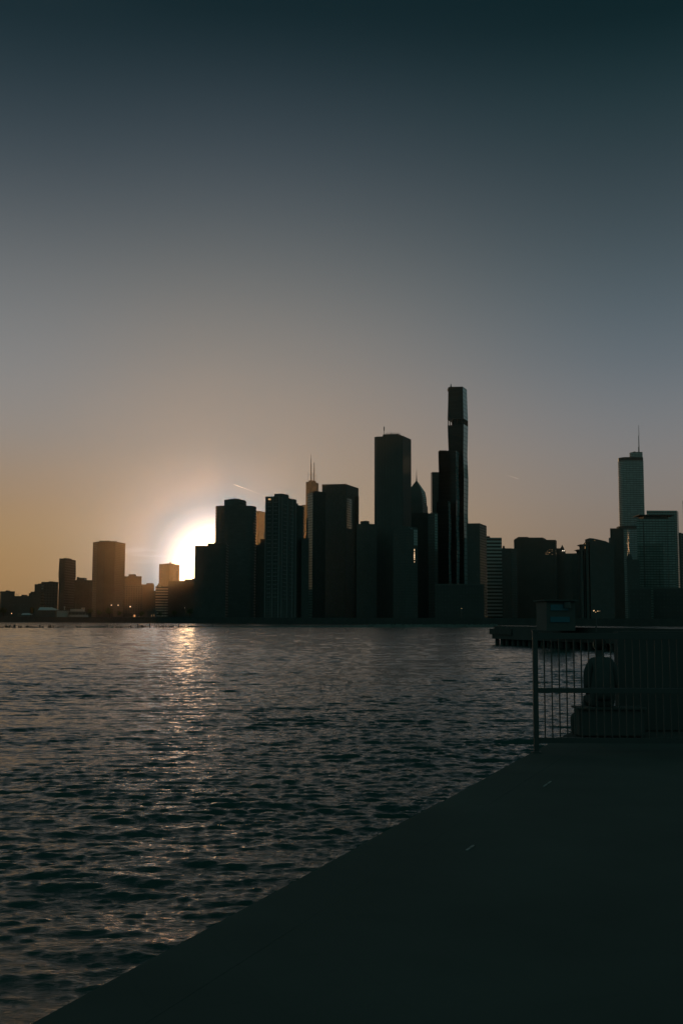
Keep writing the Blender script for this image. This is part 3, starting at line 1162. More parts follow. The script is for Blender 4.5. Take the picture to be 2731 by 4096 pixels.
for us, v in (((632, 637.4), 2333.7), ((627.6, 631.9), 2339.5), ((622, 627.5), 2345)):
    x0, x1 = P(us[0], v, 3000).x, P(us[1], v, 3000).x
    obj('step_wing', prism([(x0, 3002), (x1, 3002), (x1, 3030), (x0, 3030)], 3.5, P(us[0], v, 3002).z), M['brick_grid'], t.root)
lit(t, [(643, 2277.5), (649, 2277.5), (652.5, 2277.5), (643, 2288), (649, 2288), (652.5, 2288), (641.5, 2314.5), (648, 2314.5), (641.5, 2330), (707, 2280.5), (713, 2280.5),
        (713, 2291), (713, 2306.5), (706, 2317.5), (712.5, 2317.5)], 2999, 1.3, 1.2, 'lit_window_dim')
t = tower('parking_block', 'horizontally striped block below the glowing tower', [(624, 2345.5, 1850), (673.5, 2345, 1850)], 1850, 'brown_bands', 30)
x0, x1 = P(612, 2363, 1856).x, P(626, 2363, 1856).x
obj('low_wing', prism([(x0, 1854), (x1, 1854), (x1, 1872), (x0, 1872)], 3.5, P(620, 2363, 1854).z), M['brick_grid'], t.root)
t = tower('office_block', 'plain hazy block joining the glowing tower to the dark towers', [(673.6, 2323.7, 1900), (792, 2323.5, 1900)], 1900, 'brick_grid', 50)
block(t, 'roof_house', (739, 767.8), 2317.3)
block(t, 'stair_house', (768.4, 790), 2313.6, off=14)

# near dark towers
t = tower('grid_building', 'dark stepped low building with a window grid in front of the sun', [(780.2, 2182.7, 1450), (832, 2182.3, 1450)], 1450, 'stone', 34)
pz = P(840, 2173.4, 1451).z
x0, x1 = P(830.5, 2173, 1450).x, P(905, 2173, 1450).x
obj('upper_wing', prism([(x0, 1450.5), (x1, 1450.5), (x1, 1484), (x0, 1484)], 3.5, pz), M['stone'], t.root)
block(t, 'roof_unit', (857, 862), 2169, off=6, depth=4, D=1456)
lit(t, [(783.5, 2199), (787, 2204), (783.5, 2212), (787, 2216), (783.5, 2223), (820, 2184.5)], 1449.8, .5, .8, 'lit_window_dim')
# rounded tower
Dn = 1575
cx0, cx1 = P(864.7, 2026, Dn + 22).x, P(1025, 2027, Dn + 22).x
mid, hw = (cx0 + cx1) / 2, (cx1 - cx0) / 2
z = P(930, 2023.5, Dn + 6).z
root = empty('rounded_tower', (mid, Dn + 22, 3.5), 'dark rounded tower with a raised crown standing right beside the sun', 'tower')


def rounded(s_):
    pts = []
    for i in range(40):
        a = 2 * math.pi * i / 40
        ca, sa = math.cos(a), math.sin(a)
        k_ = (abs(ca) ** 3.2 + abs(sa) ** 3.2) ** (-1 / 3.2)
        pts.append((mid + hw * s_ * ca * k_, Dn + 22 + 22 * s_ * sa * k_))
    return pts


obj('facade', prism(rounded(1), 3.5, z - 1), M['stone_wide'], root)
obj('parapet', prism(rounded(.997), z - .998, z), M['concrete'], root)
T2 = Tower()
T2.root, T2.z, T2.D = root, z, Dn
block(T2, 'crown', (897.6, 938, 956, 981.2), (1999.3, 1994.4, 1995.5, 2002.2), mat='stone_wide', off=14, depth=22)
mast(T2, 937.5, 1996, 1981, Dn + 20, .9)
mast(T2, 943, 1996, 1984, Dn + 20, .5)
for u in (885, 1004):
    mast(T2, u, 2024, 2020, Dn + 14, .5, 'roof_rail')
lit(T2, [(1015.5, 2093.5), (1019.5, 2093.5), (1015.5, 2115), (1015.5, 2130), (1019.5, 2130)], Dn + 6, 1.2, .9, 'lit_window_dim')
lit(T2, [(863.6, 2170.8), (867, 2170.8), (866.5, 2120)], Dn + 12, 1.2, .9, 'lit_window')
t = tower('far_tower', 'pale hazy slab tower far away behind the gap between two dark towers', [(1029, 2043.6), (1036.5, 2043.4), (1070, 2051)], 3000, 'stone', 60)
block(t, 'low_shoulder', (1020, 1029), 2128, off=-4, depth=60, D=2996)
bm = prism([(P(1018, 2128, 2990).x, 2992), (P(1028.6, 2128, 2990).x, 2992), (P(1028.6, 2128, 2990).x, 3050), (P(1018, 2128, 2990).x, 3050)], 3.5, P(1024, 2128, 2992).z)
obj('shoulder', bm, M['stone'], t.root)
t = tower('podium_building', 'low black rooftop with a fine railing in the gap below the pale slab tower', [(1018, 2178, 1640), (1066, 2178, 1640)], 1640, 'stone', 30)
x0, x1 = P(1040, 2156, 1644).x, P(1062, 2156, 1644).x
obj('stair_house', prism([(x0, 1642), (x1, 1642), (x1, 1660), (x0, 1660)], 3.5, P(1050, 2156.5, 1642).z), M['stone'], t.root)
for u in range(1041, 1062, 3):
    mast(t, u, 2157, 2154.3, 1643, .5, 'rail_post')
# balcony tower
t = tower('balcony_tower', 'dark residential tower with rows of balconies and a boxy roof house', [(1064, 1986.2), (1117, 1985.2), (1184.5, 1998.8)], 1300, 'apart', None, parapet=False)
block(t, 'roof_house', (1097, 1128.5, 1153), (1975.5, 1974.3, 1978.4), off=14, depth=22, mat='apart')
A, B, C_ = [Vector((*p, 0)) for p in t.poly[:3]]
eL, eR = (B - A), (C_ - B)
nL = Vector((eL.y, -eL.x, 0)).normalized()
nL = nL if nL.y < 0 else -nL
nR = Vector((eR.y, -eR.x, 0)).normalized()
nR = nR if nR.dot(Vector((0, -1, 0))) > 0 else -nR


def slab(o0, e, nn, f0, f1, z_, dep=1.5, hh=1.1):
    bm = bmesh.new()
    a, b = o0 + e * f0, o0 + e * f1
    pts = [(a + nn * .002).xy[:], (b + nn * .002).xy[:], (b + nn * dep).xy[:], (a + nn * dep).xy[:]]
    prism(pts, z_, z_ + hh, bm)
    return obj('balcony', bm, M['apart_rail'], t.root)


M['apart_rail'] = plain('pale concrete balcony', (.14, .145, .14), .8, .3, .15, .5)
nfl = 24
for i in range(nfl):
    z_ = t.z - 8 - i * 5.0
    slab(A, eL, nL, .14, .40, z_)
    slab(A, eL, nL, .62, .88, z_)
for i in range(nfl):
    z_ = t.z - 10 - i * 5.0
    slab(B, eR, nR, .22, .40, z_, 1.2)
    slab(B, eR, nR, .62, .80, z_, 1.2)
for f in (.0, .52, .985):
    bm = bmesh.new()
    a, b = A + eL * (f - .03), A + eL * (f + .03)
    prism([(a + nL * .003).xy[:], (b + nL * .003).xy[:], (b + nL * 1.0).xy[:], (a + nL * 1.0).xy[:]], 3.5, t.z - .1, bm)
    obj('pier', bm, M['apart_rail'], t.root)
for f in (.14, .45, .75, .97):
    bm = bmesh.new()
    a, b = B + eR * (f - .02), B + eR * (f + .02)
    prism([(a + nR * .003).xy[:], (b + nR * .003).xy[:], (b + nR * .8).xy[:], (a + nR * .8).xy[:]], 3.5, t.z - .1, bm)
    obj('pier', bm, M['apart_rail'], t.root)
for u in range(1156, 1184, 5):
    mast(t, u, 1992 + (u - 1153) * .26, 1988.5 + (u - 1153) * .26, 1316, .7, 'roof_rail')
lit(t, [(1075.5, 1997), (1080.5, 1997.3)], 1294, 2.2, 2.6, 'lit_window')  # glowing panes stand for sky seen through two openings, no lit rooms
x = P(1184.7, 2014, 1756)
t2 = tower('apartment_block', 'dark lower shoulder block attached to the right of the balcony tower', [(1176, 2013.6, 1352), (1192.2, 2014, 1352)], 1352, 'stone', 25)
x0, x1 = P(1188, 2020, 1354).x, P(1212.6, 2020, 1354).x
obj('low_wing', prism([(x0, 1354), (x1, 1356), (x1, 1382), (x0, 1380)], 3.5, P(1200, 2021, 1354).z), M['stone'], t2.root)
t = tower('podium_building', 'narrow low black block between balcony tower and greenish slab', [(1206, 2151, 1345), (1236, 2153, 1345)], 1345, 'stone', 24)
block(t, 'roof_unit', (1211, 1215), 2148.5, off=6, depth=4)
# twin antenna tower far behind
DW = 3443
t = tower('antenna_tower', 'tall hazy brown tower far behind with two long white antennas on its roof', [(1223.5, 1927.2), (1245, 1927), (1273.8, 1933)], DW, 'dark_glass', 60)
block(t, 'roof_house', (1234.5, 1246, 1263), (1922.5, 1920.5, 1924.5), off=20, depth=30)
x0, x1 = P(1208, 2020, DW).x, P(1223.2, 2020, DW).x
obj('shoulder', prism([(x0, DW - 10), (x1, DW - 10), (x1, DW + 60), (x0, DW + 60)], 3.5, P(1216, 2019.7, DW - 10).z), M['dark_glass'], t.root)
mast(t, 1243.6, 0, 0, DW + 25, 0, 'antenna', 'steel', [(1923, 4.4), (1857, 3.8), (1856, 2.8), (1836, 2.4), (1835, 1.5), (1817, 1.0)])
mast(t, 1256.4, 0, 0, DW + 35, 0, 'antenna', 'steel', [(1923, 4.4), (1874, 3.6), (1873, 2.9), (1850.5, 2.4)])
for u, v in ((1232.6, 1889), (1248.4, 1888.5), (1251, 1892), (1265.8, 1894)):
    mast(t, u, 1928, v, DW + 22, .9, 'whip_antenna', 'steel', [(1928, .9), (v, .8)])
for ua, ub, v in ((1232.6, 1248, 1898.8), (1250.6, 1265.6, 1904)):
    bm = bmesh.new()
    tube(bm, P(ua, v, DW + 22), P(ub, v, DW + 22), .35, .35, 6)
    obj('antenna_brace', bm, M['steel'], t.root)
t = tower('glass_slab', 'dark greenish slab with chamfered shoulders in front of the big flat roofed box', [(1229.6, 1975.8, 1668), (1250.6, 1968.4, 1650), (1252, 1968.2, 1650)], 1650, 'blue_glass', 30)
obj('low_wing', prism([(P(1224.8, 2071, 1666).x, 1667.5), (P(1231, 2071, 1666).x, 1667.5), (P(1231, 2071, 1666).x, 1690), (P(1224.8, 2071, 1666).x, 1690)], 3.5, P(1226, 2071, 1667).z), M['stone'], t.root)
pz = P(1251.5, 1961.8, 1651).z
q0, q1 = P(1251, 1962, 1651), P(1302, 1970, 1674)
obj('main_wing', prism([(q0.x, 1652), (q1.x, 1674), (q1.x - 2, 1715), (q0.x, 1700)], 3.5, pz), M['stone'], t.root)
t = tower('box_tower', 'huge black box tower with a flat roof cut back to the right', [(1288, 1937.6), (1382, 1935.4), (1433.8, 1953)], 1800, 'dark_glass', None)
q = Vector((*t.poly[1], 0)).lerp(Vector((*t.poly[2], 0)), .08), Vector((*t.poly[1], 0)).lerp(Vector((*t.poly[2], 0)), .45)
e2 = (q[1] - q[0])
n2 = Vector((e2.y, -e2.x, 0)).normalized()
n2 = n2 if n2.y < 0 else -n2
bm = prism([(q[0] + n2 * .01).xy[:], (q[1] + n2 * .01).xy[:], (q[1] + n2 * .4).xy[:], (q[0] + n2 * .4).xy[:]], P(1395, 2112, 1800).z, P(1395, 1990, 1800).z)
obj('glass_strip', bm, M['silver_glass'], t.root)
x0, x1 = P(1425, 1985, 1850).x, P(1434.8, 1985, 1850).x
obj('side_fin', prism([(x0, 1846), (x1, 1846), (x1, 1862), (x0, 1862)], 3.5, P(1434, 1985.4, 1846).z), M['dark_glass'], t.root)
t = tower('office_block', 'low black block with a roof house tucked between the box tower and the ribbed tower', [(1425, 2096.4, 1540), (1506, 2096, 1540)], 1540, 'stone', 40)
block(t, 'roof_house', (1441.5, 1465, 1476.6), (2084.6, 2083, 2084.8), off=8)
for u, v in ((1478, 2092), (1481, 2090.5), (1484, 2093)):
    mast(t, u, 2097, v, 1546, 1.2, 'roof_unit')
lit(t, [(1436.5, 2108.5), (1487.5, 2111)], 1539.8, .8, .7, 'lit_window_dim')
# ribbed white tower, black against the sky
t = tower('ribbed_tower', 'broad square tower with fine vertical ribs and a railed roof, second tallest', [(1497, 1748.8), (1505, 1746.5), (1610, 1742.4), (1643.6, 1758)], 1590, 'ribs', 56, parapet=False)
block(t, 'crown', (1531, 1534, 1592, 1605), (1738.5, 1737.2, 1735.6, 1741), off=16, depth=30)
mast(t, 1535.6, 0, 0, 1610, 0, 'antenna', 'steel', [(1740, 1.8), (1723, 1.8), (1722, 4.2), (1708, 4.0), (1706, 1.5)])
mast(t, 1564.6, 1737, 1730, 1610, 3.4, 'antenna')
bm = bmesh.new()
for u in np.arange(1541, 1603, 3.3):
    a = P(u, 1738 + (max(0, u - 1592)) * .3, 1610)
    b = P(u, 1728 + rnd.uniform(0, 5) + (max(0, u - 1592)) * .3, 1610)
    tube(bm, a, b, .2, .12, 5)
a, b = P(1540, 1733.5, 1610), P(1596, 1732.5, 1610)
tube(bm, a, b, .16, .16, 5)
obj('roof_railing', bm, M['steel'], t.root)
# spired tower
DS = 1930
apex, tip = P(1665.3, 1922, DS), P(1665.3, 1876.5, DS)
root = empty('spired_tower', (apex.x, DS, 3.5), 'tower with a steep pyramid roof, bright chevron bands and a needle spire', 'tower')
zs = P(1700, 1966.5, DS).z
k = DS / FPX
hwid = 35.2 * k
levels = [(P(1665, 2052, DS).z, 47 * k), (P(1665, 2023, DS).z, 46.5 * k), (P(1665, 2022.5, DS).z, 43.5 * k), (P(1665, 1992, DS).z, 41.5 * k), (zs, 36 * k)]
rings = []
rot = R(24)


def diamond(zc, r_):
    return [(apex.x + r_ * math.cos(rot + i * math.pi / 2) * 1.08, DS + r_ * math.sin(rot + i * math.pi / 2) * 1.08, zc) for i in range(4)]


bm = bmesh.new()
loft(bm, [diamond(3.5, 50 * k)] + [diamond(zc, r_) for zc, r_ in levels])
obj('facade', bm, M['stone'], root)
bm = bmesh.new()
loft(bm, [diamond(zs + .003, 35.5 * k), diamond(apex.z - .4, 1.8 * k)])
roof = obj('pyramid_roof', bm, M['roof'], root)
bm = bmesh.new()
loft(bm, [[(apex.x + r_ * math.cos(i * math.pi / 4), DS + r_ * math.sin(i * math.pi / 4), zc) for i in range(8)]
          for zc, r_ in ((apex.z - 3, 3.4 * k), (apex.z + 4, 1.9 * k), (apex.z + (tip.z - apex.z) * .5, 1.1 * k), (tip.z, .15 * k))])
obj('spire', bm, M['steel'], root)
# chevron bands on the face towards the right, set proud of the wall
cA = Vector(diamond(0, 1)[3]) - Vector((apex.x, DS, 0))
cB = Vector(diamond(0, 1)[0]) - Vector((apex.x, DS, 0))


def face_pt(f, zc, out):
    zz = [l[0] for l in levels[::-1]]
    r_ = np.interp(-zc, [-apex.z] + [-q_ for q_ in zz] + [0], [1.8 * k] + [l[1] for l in levels[::-1]] + [50 * k])
    nn = ((cA + cB) / 2)
    nn.z = 0
    nn.normalize()
    p = Vector((apex.x, DS, zc)) + cA * r_ * (1 - f) + cB * r_ * f + nn * out
    return p


for i in range(11):
    v0 = 1932 + i * 7.6
    z0, z1 = P(1665, v0 + 3.6, DS).z, P(1665, v0, DS).z
    f0, f1 = .03 + (max(0, i - 5) * .085), .86 - max(0, i - 6) * .03
    if f1 - f0 < .08:
        continue
    bm = bmesh.new()
    q = [face_pt(f0, z0, .05), face_pt(f1, z0, .05), face_pt(f1, z1, .05), face_pt(f0, z1, .05)]
    q2 = [p + (face_pt(.5, z0, 1) - face_pt(.5, z0, 0)) * .5 for p in q]
    loft(bm, [[tuple(p) for p in q], [tuple(p) for p in q2]])
    obj('gable_band', bm, M['pale_band'], root)
t = tower('podium_building', 'black flat roofed block below the spired tower', [(1640, 2050.5, 1720), (1712, 2050.5, 1720)], 1720, 'stone', 30)
# balcony edged tower left of the wavy towers
t = tower('balcony_tower', 'dark tower edged with a comb of thin balconies left of the wavy glass towers', [(1726.3, 1890.8, 1790), (1790, 1888.5, 1790)], 1790, 'stone_wide', 40)
for i in range(46):
    z_ = t.z - 2.5 - i * 3.45
    x0 = P(1724.3, 1890, 1790).x
    x1 = t.poly[0][0]
    bm = bmesh.new()
    prism([(x0 - i * .010, 1791), (x1 - .003, 1791), (x1 - .003, 1803), (x0 - i * .010, 1803)], z_, z_ + 1.5, bm)
    obj('balcony', bm, M['apart_rail'], t.root)
t = tower('apartment_block', 'black block with a dim glass corner strip left of the wavy towers', [(1711, 2052, 1560), (1737, 2050.5, 1545), (1750, 2052, 1551)], 1545, 'stone_wide', 30)
a, b = Vector((*t.poly[1], 0)), Vector((*t.poly[2], 0))
e2 = b - a
n2 = Vector((e2.y, -e2.x, 0)).normalized()
n2 = n2 if n2.y < 0 else -n2
bm = prism([(a + e2 * .05 + n2 * .01).xy[:], (a + e2 * .8 + n2 * .01).xy[:], (a + e2 * .8 + n2 * .3).xy[:], (a + e2 * .05 + n2 * .3).xy[:]], P(1740, 2202, 1545).z, P(1740, 2053, 1545).z)
obj('glass_strip', bm, M['blue_glass'], t.root)
# wavy glass towers: one building of three joined stems
DR = 1678
stem_root = empty('wavy_tower', (P(1830, 2300, DR).x, DR + 20, 3.5), 'tallest skyscraper, three joined glass stems with gently wavy sides', 'tower')


def stem(pA, pB, pC, D, prof, vtop, vbot, offb=0):
    """Corners at mean width (left, front edge, right) in photo columns at row vtop; prof: (row, width factor)."""
    a, b, c = P(pA, vtop, D + 14), P(pB, vtop, D), P(pC, vtop, D + 24)
    d = a + c - b
    base = [(q.x, q.y) for q in (a, b, c, d)]
    rings = []
    for v, s_ in prof[::-1]:
        zz = P(pB, v, D).z
        rings.append([(x, y, zz) for x, y in scaled(base, s_)])
    return base, rings


def stem_obj(name, rings):
    bm = bmesh.new()
    loft(bm, rings)
    n = len(rings[0])
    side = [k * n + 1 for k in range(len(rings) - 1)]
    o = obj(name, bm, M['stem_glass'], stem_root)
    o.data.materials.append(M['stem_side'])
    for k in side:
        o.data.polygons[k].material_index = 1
    return o


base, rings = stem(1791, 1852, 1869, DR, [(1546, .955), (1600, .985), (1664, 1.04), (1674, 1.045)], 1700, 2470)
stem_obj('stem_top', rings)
zt1 = P(1852, 1696, DR).z
zt2 = P(1852, 1674, DR).z
obj('open_floor_core', prism(scaled(base, .62), zt1, zt2), M['concrete'], stem_root)
for i, (f, side) in enumerate([(.04, 0), (.16, 0), (.28, 0), (.45, 0), (.6, 0), (.75, 0), (.9, 0), (.1, 1), (.3, 1), (.5, 1), (.7, 1), (.92, 1)]):
    pb_ = scaled(base, 1.03)
    a, b = (Vector(pb_[0]), Vector(pb_[1])) if side == 0 else (Vector(pb_[1]), Vector(pb_[2]))
    q = a.lerp(b, f)
    bm = bmesh.new()
    box(bm, (q.x, q.y, (zt1 + zt2) / 2), (1.5, 1.5, zt2 - zt1 - .004))
    obj('open_floor_column', bm, M['concrete'], stem_root)
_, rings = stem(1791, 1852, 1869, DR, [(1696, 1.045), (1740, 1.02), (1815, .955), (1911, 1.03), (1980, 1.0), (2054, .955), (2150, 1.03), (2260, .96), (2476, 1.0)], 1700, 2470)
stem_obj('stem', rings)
tr = Tower()
tr.root, tr.z, tr.D = stem_root, P(1852, 1546, DR).z, DR
block(tr, 'roof_house', (1792, 1800, 1848), (1549, 1547, 1546.4), off=14, depth=14)
mast(tr, 1802.5, 1548, 1537, DR + 16, 6, 'roof_crane')
mast(tr, 1801.8, 1538, 1533, DR + 16, 1.6, 'crane_arm')
_, rings = stem(1753, 1823, 1834, DR - 30, [(1800, 1.01), (1840, 1.0), (1893, .965), (1960, 1.02), (2004, 1.04), (2054, 1.0), (2107, .96), (2200, 1.03), (2300, .97), (2476, 1.0)], 1900, 2470)
stem_obj('stem', rings)
bm = bmesh.new()
a, b = P(1757, 1805, DR - 12), P(1786, 1801.5, DR - 12)
box(bm, ((a.x + b.x) / 2, DR - 4, P(1780, 1801.5, DR - 12).z - 1), (b.x - a.x, 10, 3))
obj('roof_house', bm, M['concrete'], stem_root)
_, rings = stem(1745, 1793, 1802, DR - 60, [(2003, .95), (2050, 1.0), (2107, 1.06), (2160, 1.02), (2215, .95), (2270, 1.0), (2330, 1.04), (2476, 1.0)], 2100, 2470)
stem_obj('stem', rings)

# in front of the ribbed tower: brick block with bright glass corner
t = tower('hotel_block', 'dark block with a glowing glass corner in front of the ribbed tower', [(1572, 2105, 1475), (1620, 2104, 1455), (1669, 2115, 1480)], 1455, 'stone', 40, parapet=False)
for (ua, ub, va, vb) in ((1624.5, 1636, 2105.5, 2114), (1639.5, 1649, 2109.5, 2116)):
    a, b = P(ua, va, 1462), P(ub, vb, 1462)
    bm = bmesh.new()
    box(bm, ((a.x + b.x) / 2, 1462, (a.z + b.z) / 2), (b.x - a.x, .8, a.z - b.z), R(22))
    obj('glass_panel', bm, M['silver_glass'], t.root)
A, B, C_ = [Vector((*p, 0)) for p in t.poly[:3]]
e2 = C_ - B
n2 = Vector((e2.y, -e2.x, 0)).normalized()
n2 = n2 if n2.y < 0 else -n2
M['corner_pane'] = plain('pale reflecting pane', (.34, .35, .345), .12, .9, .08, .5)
for i in range(6):
    z1, z0 = P(1660, 2118 + i * 10.6, 1470).z, P(1660, 2127 + i * 10.6, 1470).z
    bm = prism([(B + e2 * .68 + n2 * .01).xy[:], (B + e2 * .98 + n2 * .01).xy[:], (B + e2 * .98 + n2 * .35).xy[:], (B + e2 * .68 + n2 * .35).xy[:]], z0, z1)
    obj('corner_pane', bm, M['corner_pane'], t.root)
for v, w_, h_ in ((2200.5, .9, 3.0), (2212, 1.3, 1.6), (2220.5, 1.9, 2.2), (2229, 1.7, 2.4), (2237, 1.2, 1.6), (2247.5, .7, 1.2)):  # emissive panes stand for sun glints in the glass, no lit rooms
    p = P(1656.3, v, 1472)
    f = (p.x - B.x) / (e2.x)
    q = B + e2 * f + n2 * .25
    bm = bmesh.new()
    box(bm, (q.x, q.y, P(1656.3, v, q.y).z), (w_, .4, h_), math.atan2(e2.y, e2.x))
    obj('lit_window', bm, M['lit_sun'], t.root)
lit(t, [(1637, 2055), (1640.5, 2059), (1628.5, 2076), (1628.5, 2084.5)], 1718, 1.0, 1.2, 'lit_window_dim')
t = tower('office_block', 'plain black block to the right of the tallest wavy tower', [(1866, 2093.7), (1917, 2093, 1500), (1944.8, 2103.8)], 1500, 'stone', None)
t = tower('striped_building', 'office block with pale horizontal bands right of the plain black block', [(1944.9, 2150.6, 1900), (2005.3, 2151, 1900)], 1900, 'bands', 40)
block(t, 'roof_house', (1945, 1958), 2144.6, off=14)
t = tower('office_block', 'low black block with a little round water tank on its roof', [(2005.6, 2193, 1700), (2043, 2193, 1700), (2066, 2197, 1715)], 1700, 'stone', 40)
bm = bmesh.new()
c = P(2014, 2195, 1710)
kk = 1710 / FPX
zt_ = P(2014, 2183, 1710).z
tube(bm, (c.x, 1712, c.z - 1), (c.x, 1712, zt_ - 1.2), 4.4 * kk, 4.4 * kk, 14)
tube(bm, (c.x, 1712, zt_ - 1.2), (c.x, 1712, zt_), 4.4 * kk, 2.0 * kk, 14)
obj('water_tank', bm, M['metal'], t.root)
t = tower('apartment_block', 'wide black block with lit windows at its lower right and a low crown', [(2054, 2158.8, 1800), (2183, 2159, 1800), (2219.5, 2159.2, 1800), (2225, 2174.5, 1822)], 1800, 'brick_grid', 50)
block(t, 'crown', (2066, 2067, 2112), (2152, 2151.6, 2151.8), off=6, depth=24)
block(t, 'roof_house', (2072.5, 2112), 2147.6, off=10, depth=16)
block(t, 'upper_storey', (2112.6, 2169, 2183), (2150.2, 2150, 2156.5), off=8, depth=26)
for u, v in ((2086, 2145), (2103, 2144), (2092, 2146.5)):
    mast(t, u, 2149, v, 1816, 1.0, 'roof_pole')
lit(t, [(2188.5, 2204.5), (2196.5, 2198), (2206.5, 2198), (2206.5, 2205), (2189.5, 2211.2), (2189.5, 2217.5), (2206.8, 2217.5), (2182, 2212), (2182, 2217), (2222.8, 2213.5)], 1799.7, 1.1, 1.2, 'lit_window_dim')
lit(t, [(2196.6, 2210.6)], 1799.7, 1.4, 1.4, 'lit_window')
t = tower('clock_building', 'small black building with a domed lantern turret on its roof', [(2212, 2193, 1830), (2241, 2193, 1830)], 1830, 'brick_grid', 30, parapet=False)
obj('lower_wing', prism([(P(2222, 2203, 1828).x, 1827), (P(2259.4, 2203, 1828).x, 1827), (P(2259.4, 2203, 1828).x, 1850), (P(2222, 2203, 1828).x, 1850)], 3.5, P(2248, 2203.5, 1827).z), M['brick_grid'], t.root)
kk = 1834 / FPX
c = P(2248.6, 2190, 1834)


def octa(r_, zc, n=12):
    return [(c.x + r_ * kk * math.cos(i * 2 * math.pi / n), 1837 + r_ * kk * math.sin(i * 2 * math.pi / n), zc) for i in range(n)]


bm = bmesh.new()
prof = [(2206, 7.6), (2199, 7.6), (2198.8, 8.2), (2196, 8.2), (2195.6, 7.4), (2192, 7.0), (2188, 5.0), (2184.5, 3.0), (2183, 2.4)]
loft(bm, [octa(r_, P(2248.6, v, 1834).z) for v, r_ in prof])
tu = obj('turret', bm, M['concrete'], t.root)
bm = bmesh.new()
loft(bm, [octa(r_, P(2248.6, v, 1834).z) for v, r_ in ((2183.2, .8), (2181.8, .8), (2181.6, 2.2), (2180, 2.2))])
obj('finial', bm, M['metal'], tu)
lit(t, [(2248.4, 2203), (2254, 2203)], 1824, 1.0, 1.6, 'lamp_white', 'lit_window')
t = tower('low_building', 'low black roofline rising gently between the turret and the curved roof', [(2255, 2218.6, 1600), (2285, 2218.6, 1600), (2330, 2215.2, 1590), (2420, 2214, 1590)], 1600, 'stone', 50, parapet=False)
# curved roof building with terraces
DC = 1500
root = empty('curved_roof_building', (P(2400, 2200, DC).x, DC + 12, 3.5), 'black building with a curved sloping roof and terraces stepping down to the left', 'building')
arc = [(2356.3, 2152.2), (2372, 2153.6), (2393, 2158), (2408, 2161.6), (2422, 2165), (2435, 2171.6), (2452, 2182)]
bm = bmesh.new()
prof = [P(u, v, DC) for u, v in arc]
fr = [bm.verts.new((p.x, DC, p.z)) for p in prof] + [bm.verts.new((prof[-1].x, DC, 3.5)), bm.verts.new((prof[0].x, DC, 3.5))]
bk = [bm.verts.new((v.co.x, DC + 28, v.co.z)) for v in fr]
bm.faces.new(fr)
bm.faces.new(bk[::-1])
for i in range(len(fr)):
    j = (i + 1) % len(fr)
    bm.faces.new((fr[i], fr[j], bk[j], bk[i]))
obj('curved_hall', bm, M['concrete'], root)


def cbox(name, ua, ub, va, vb, mat='concrete', d0=2, dep=20, parent=root):
    a, b = P(ua, va, DC + d0), P(ub, vb, DC + d0)
    bm = bmesh.new()
    box(bm, ((a.x + b.x) / 2, DC + d0 + dep / 2, (a.z + b.z) / 2), (b.x - a.x, dep, a.z - b.z))
    return obj(name, bm, M[mat], parent)


cbox('ledge', 2346, 2356, 2167.6, 2172.5)
cbox('upper_terrace', 2341, 2357.5, 2173, 2480, d0=1.6, dep=19.5)
cbox('canopy', 2319.5, 2341, 2177, 2181)
cbox('canopy_edge', 2326, 2340.6, 2181.2, 2183.4)
cbox('glazed_lobby', 2333.8, 2341.5, 2183.6, 2480, d0=2.3, dep=19)
cbox('terrace_post', 2328, 2333.4, 2183.6, 2196)
cbox('ledge', 2307.5, 2333, 2197.6, 2200)
cbox('ledge_edge', 2314, 2333.6, 2200.2, 2203.6)
cbox('lower_terrace', 2320.3, 2335, 2203.8, 2480, d0=1.9, dep=18)
cbox('terrace_post', 2316.6, 2317.6, 2203.8, 2216)
tr = Tower()
tr.root = root
lit(tr, [(2338.5, 2175), (2376, 2161.7)], DC - .2, 1.2, .9, 'lit_window')
lit(tr, [(2338.3, 2187), (2338.3, 2190.5), (2338.3, 2193.5)], DC + 1.6, 1.2, .8, 'lit_window')
t = tower('office_block', 'black flat block touching the left side of the spire topped glass tower', [(2438, 2113.9, 1900), (2471.5, 2113.7, 1900), (2492, 2113.4, 1900)], 1900, 'stone', 40)
block(t, 'roof_house', (2471.5, 2482), 2105.4, off=8)
t2 = tower('side_building', 'narrow greenish sliver of a building behind the black flat block', [(2432.6, 2151.4, 1990), (2441, 2151.6, 1990)], 1990, 'silver_glass', 30)
# rounded glass tower with spire
DT = 2290
kk = DT / FPX
root = empty('spire_glass_tower', (P(2530, 2300, DT).x, DT + 20, 3.5), 'tall silvery glass tower with stepped rounded top and a slim spire at the right', 'tower')


def stadium(xa, xb, y0, dep, n=10):
    r_ = dep / 2
    pts = []
    for i in range(n + 1):
        a = math.pi / 2 + math.pi * i / n
        pts.append((xa + r_ * .8 + r_ * .8 * math.cos(a), y0 + r_ + r_ * math.sin(a)))
    for i in range(n + 1):
        a = -math.pi / 2 + math.pi * i / n
        pts.append((xb - r_ * .35 + r_ * .35 * math.cos(a), y0 + r_ + r_ * math.sin(a)))
    return pts


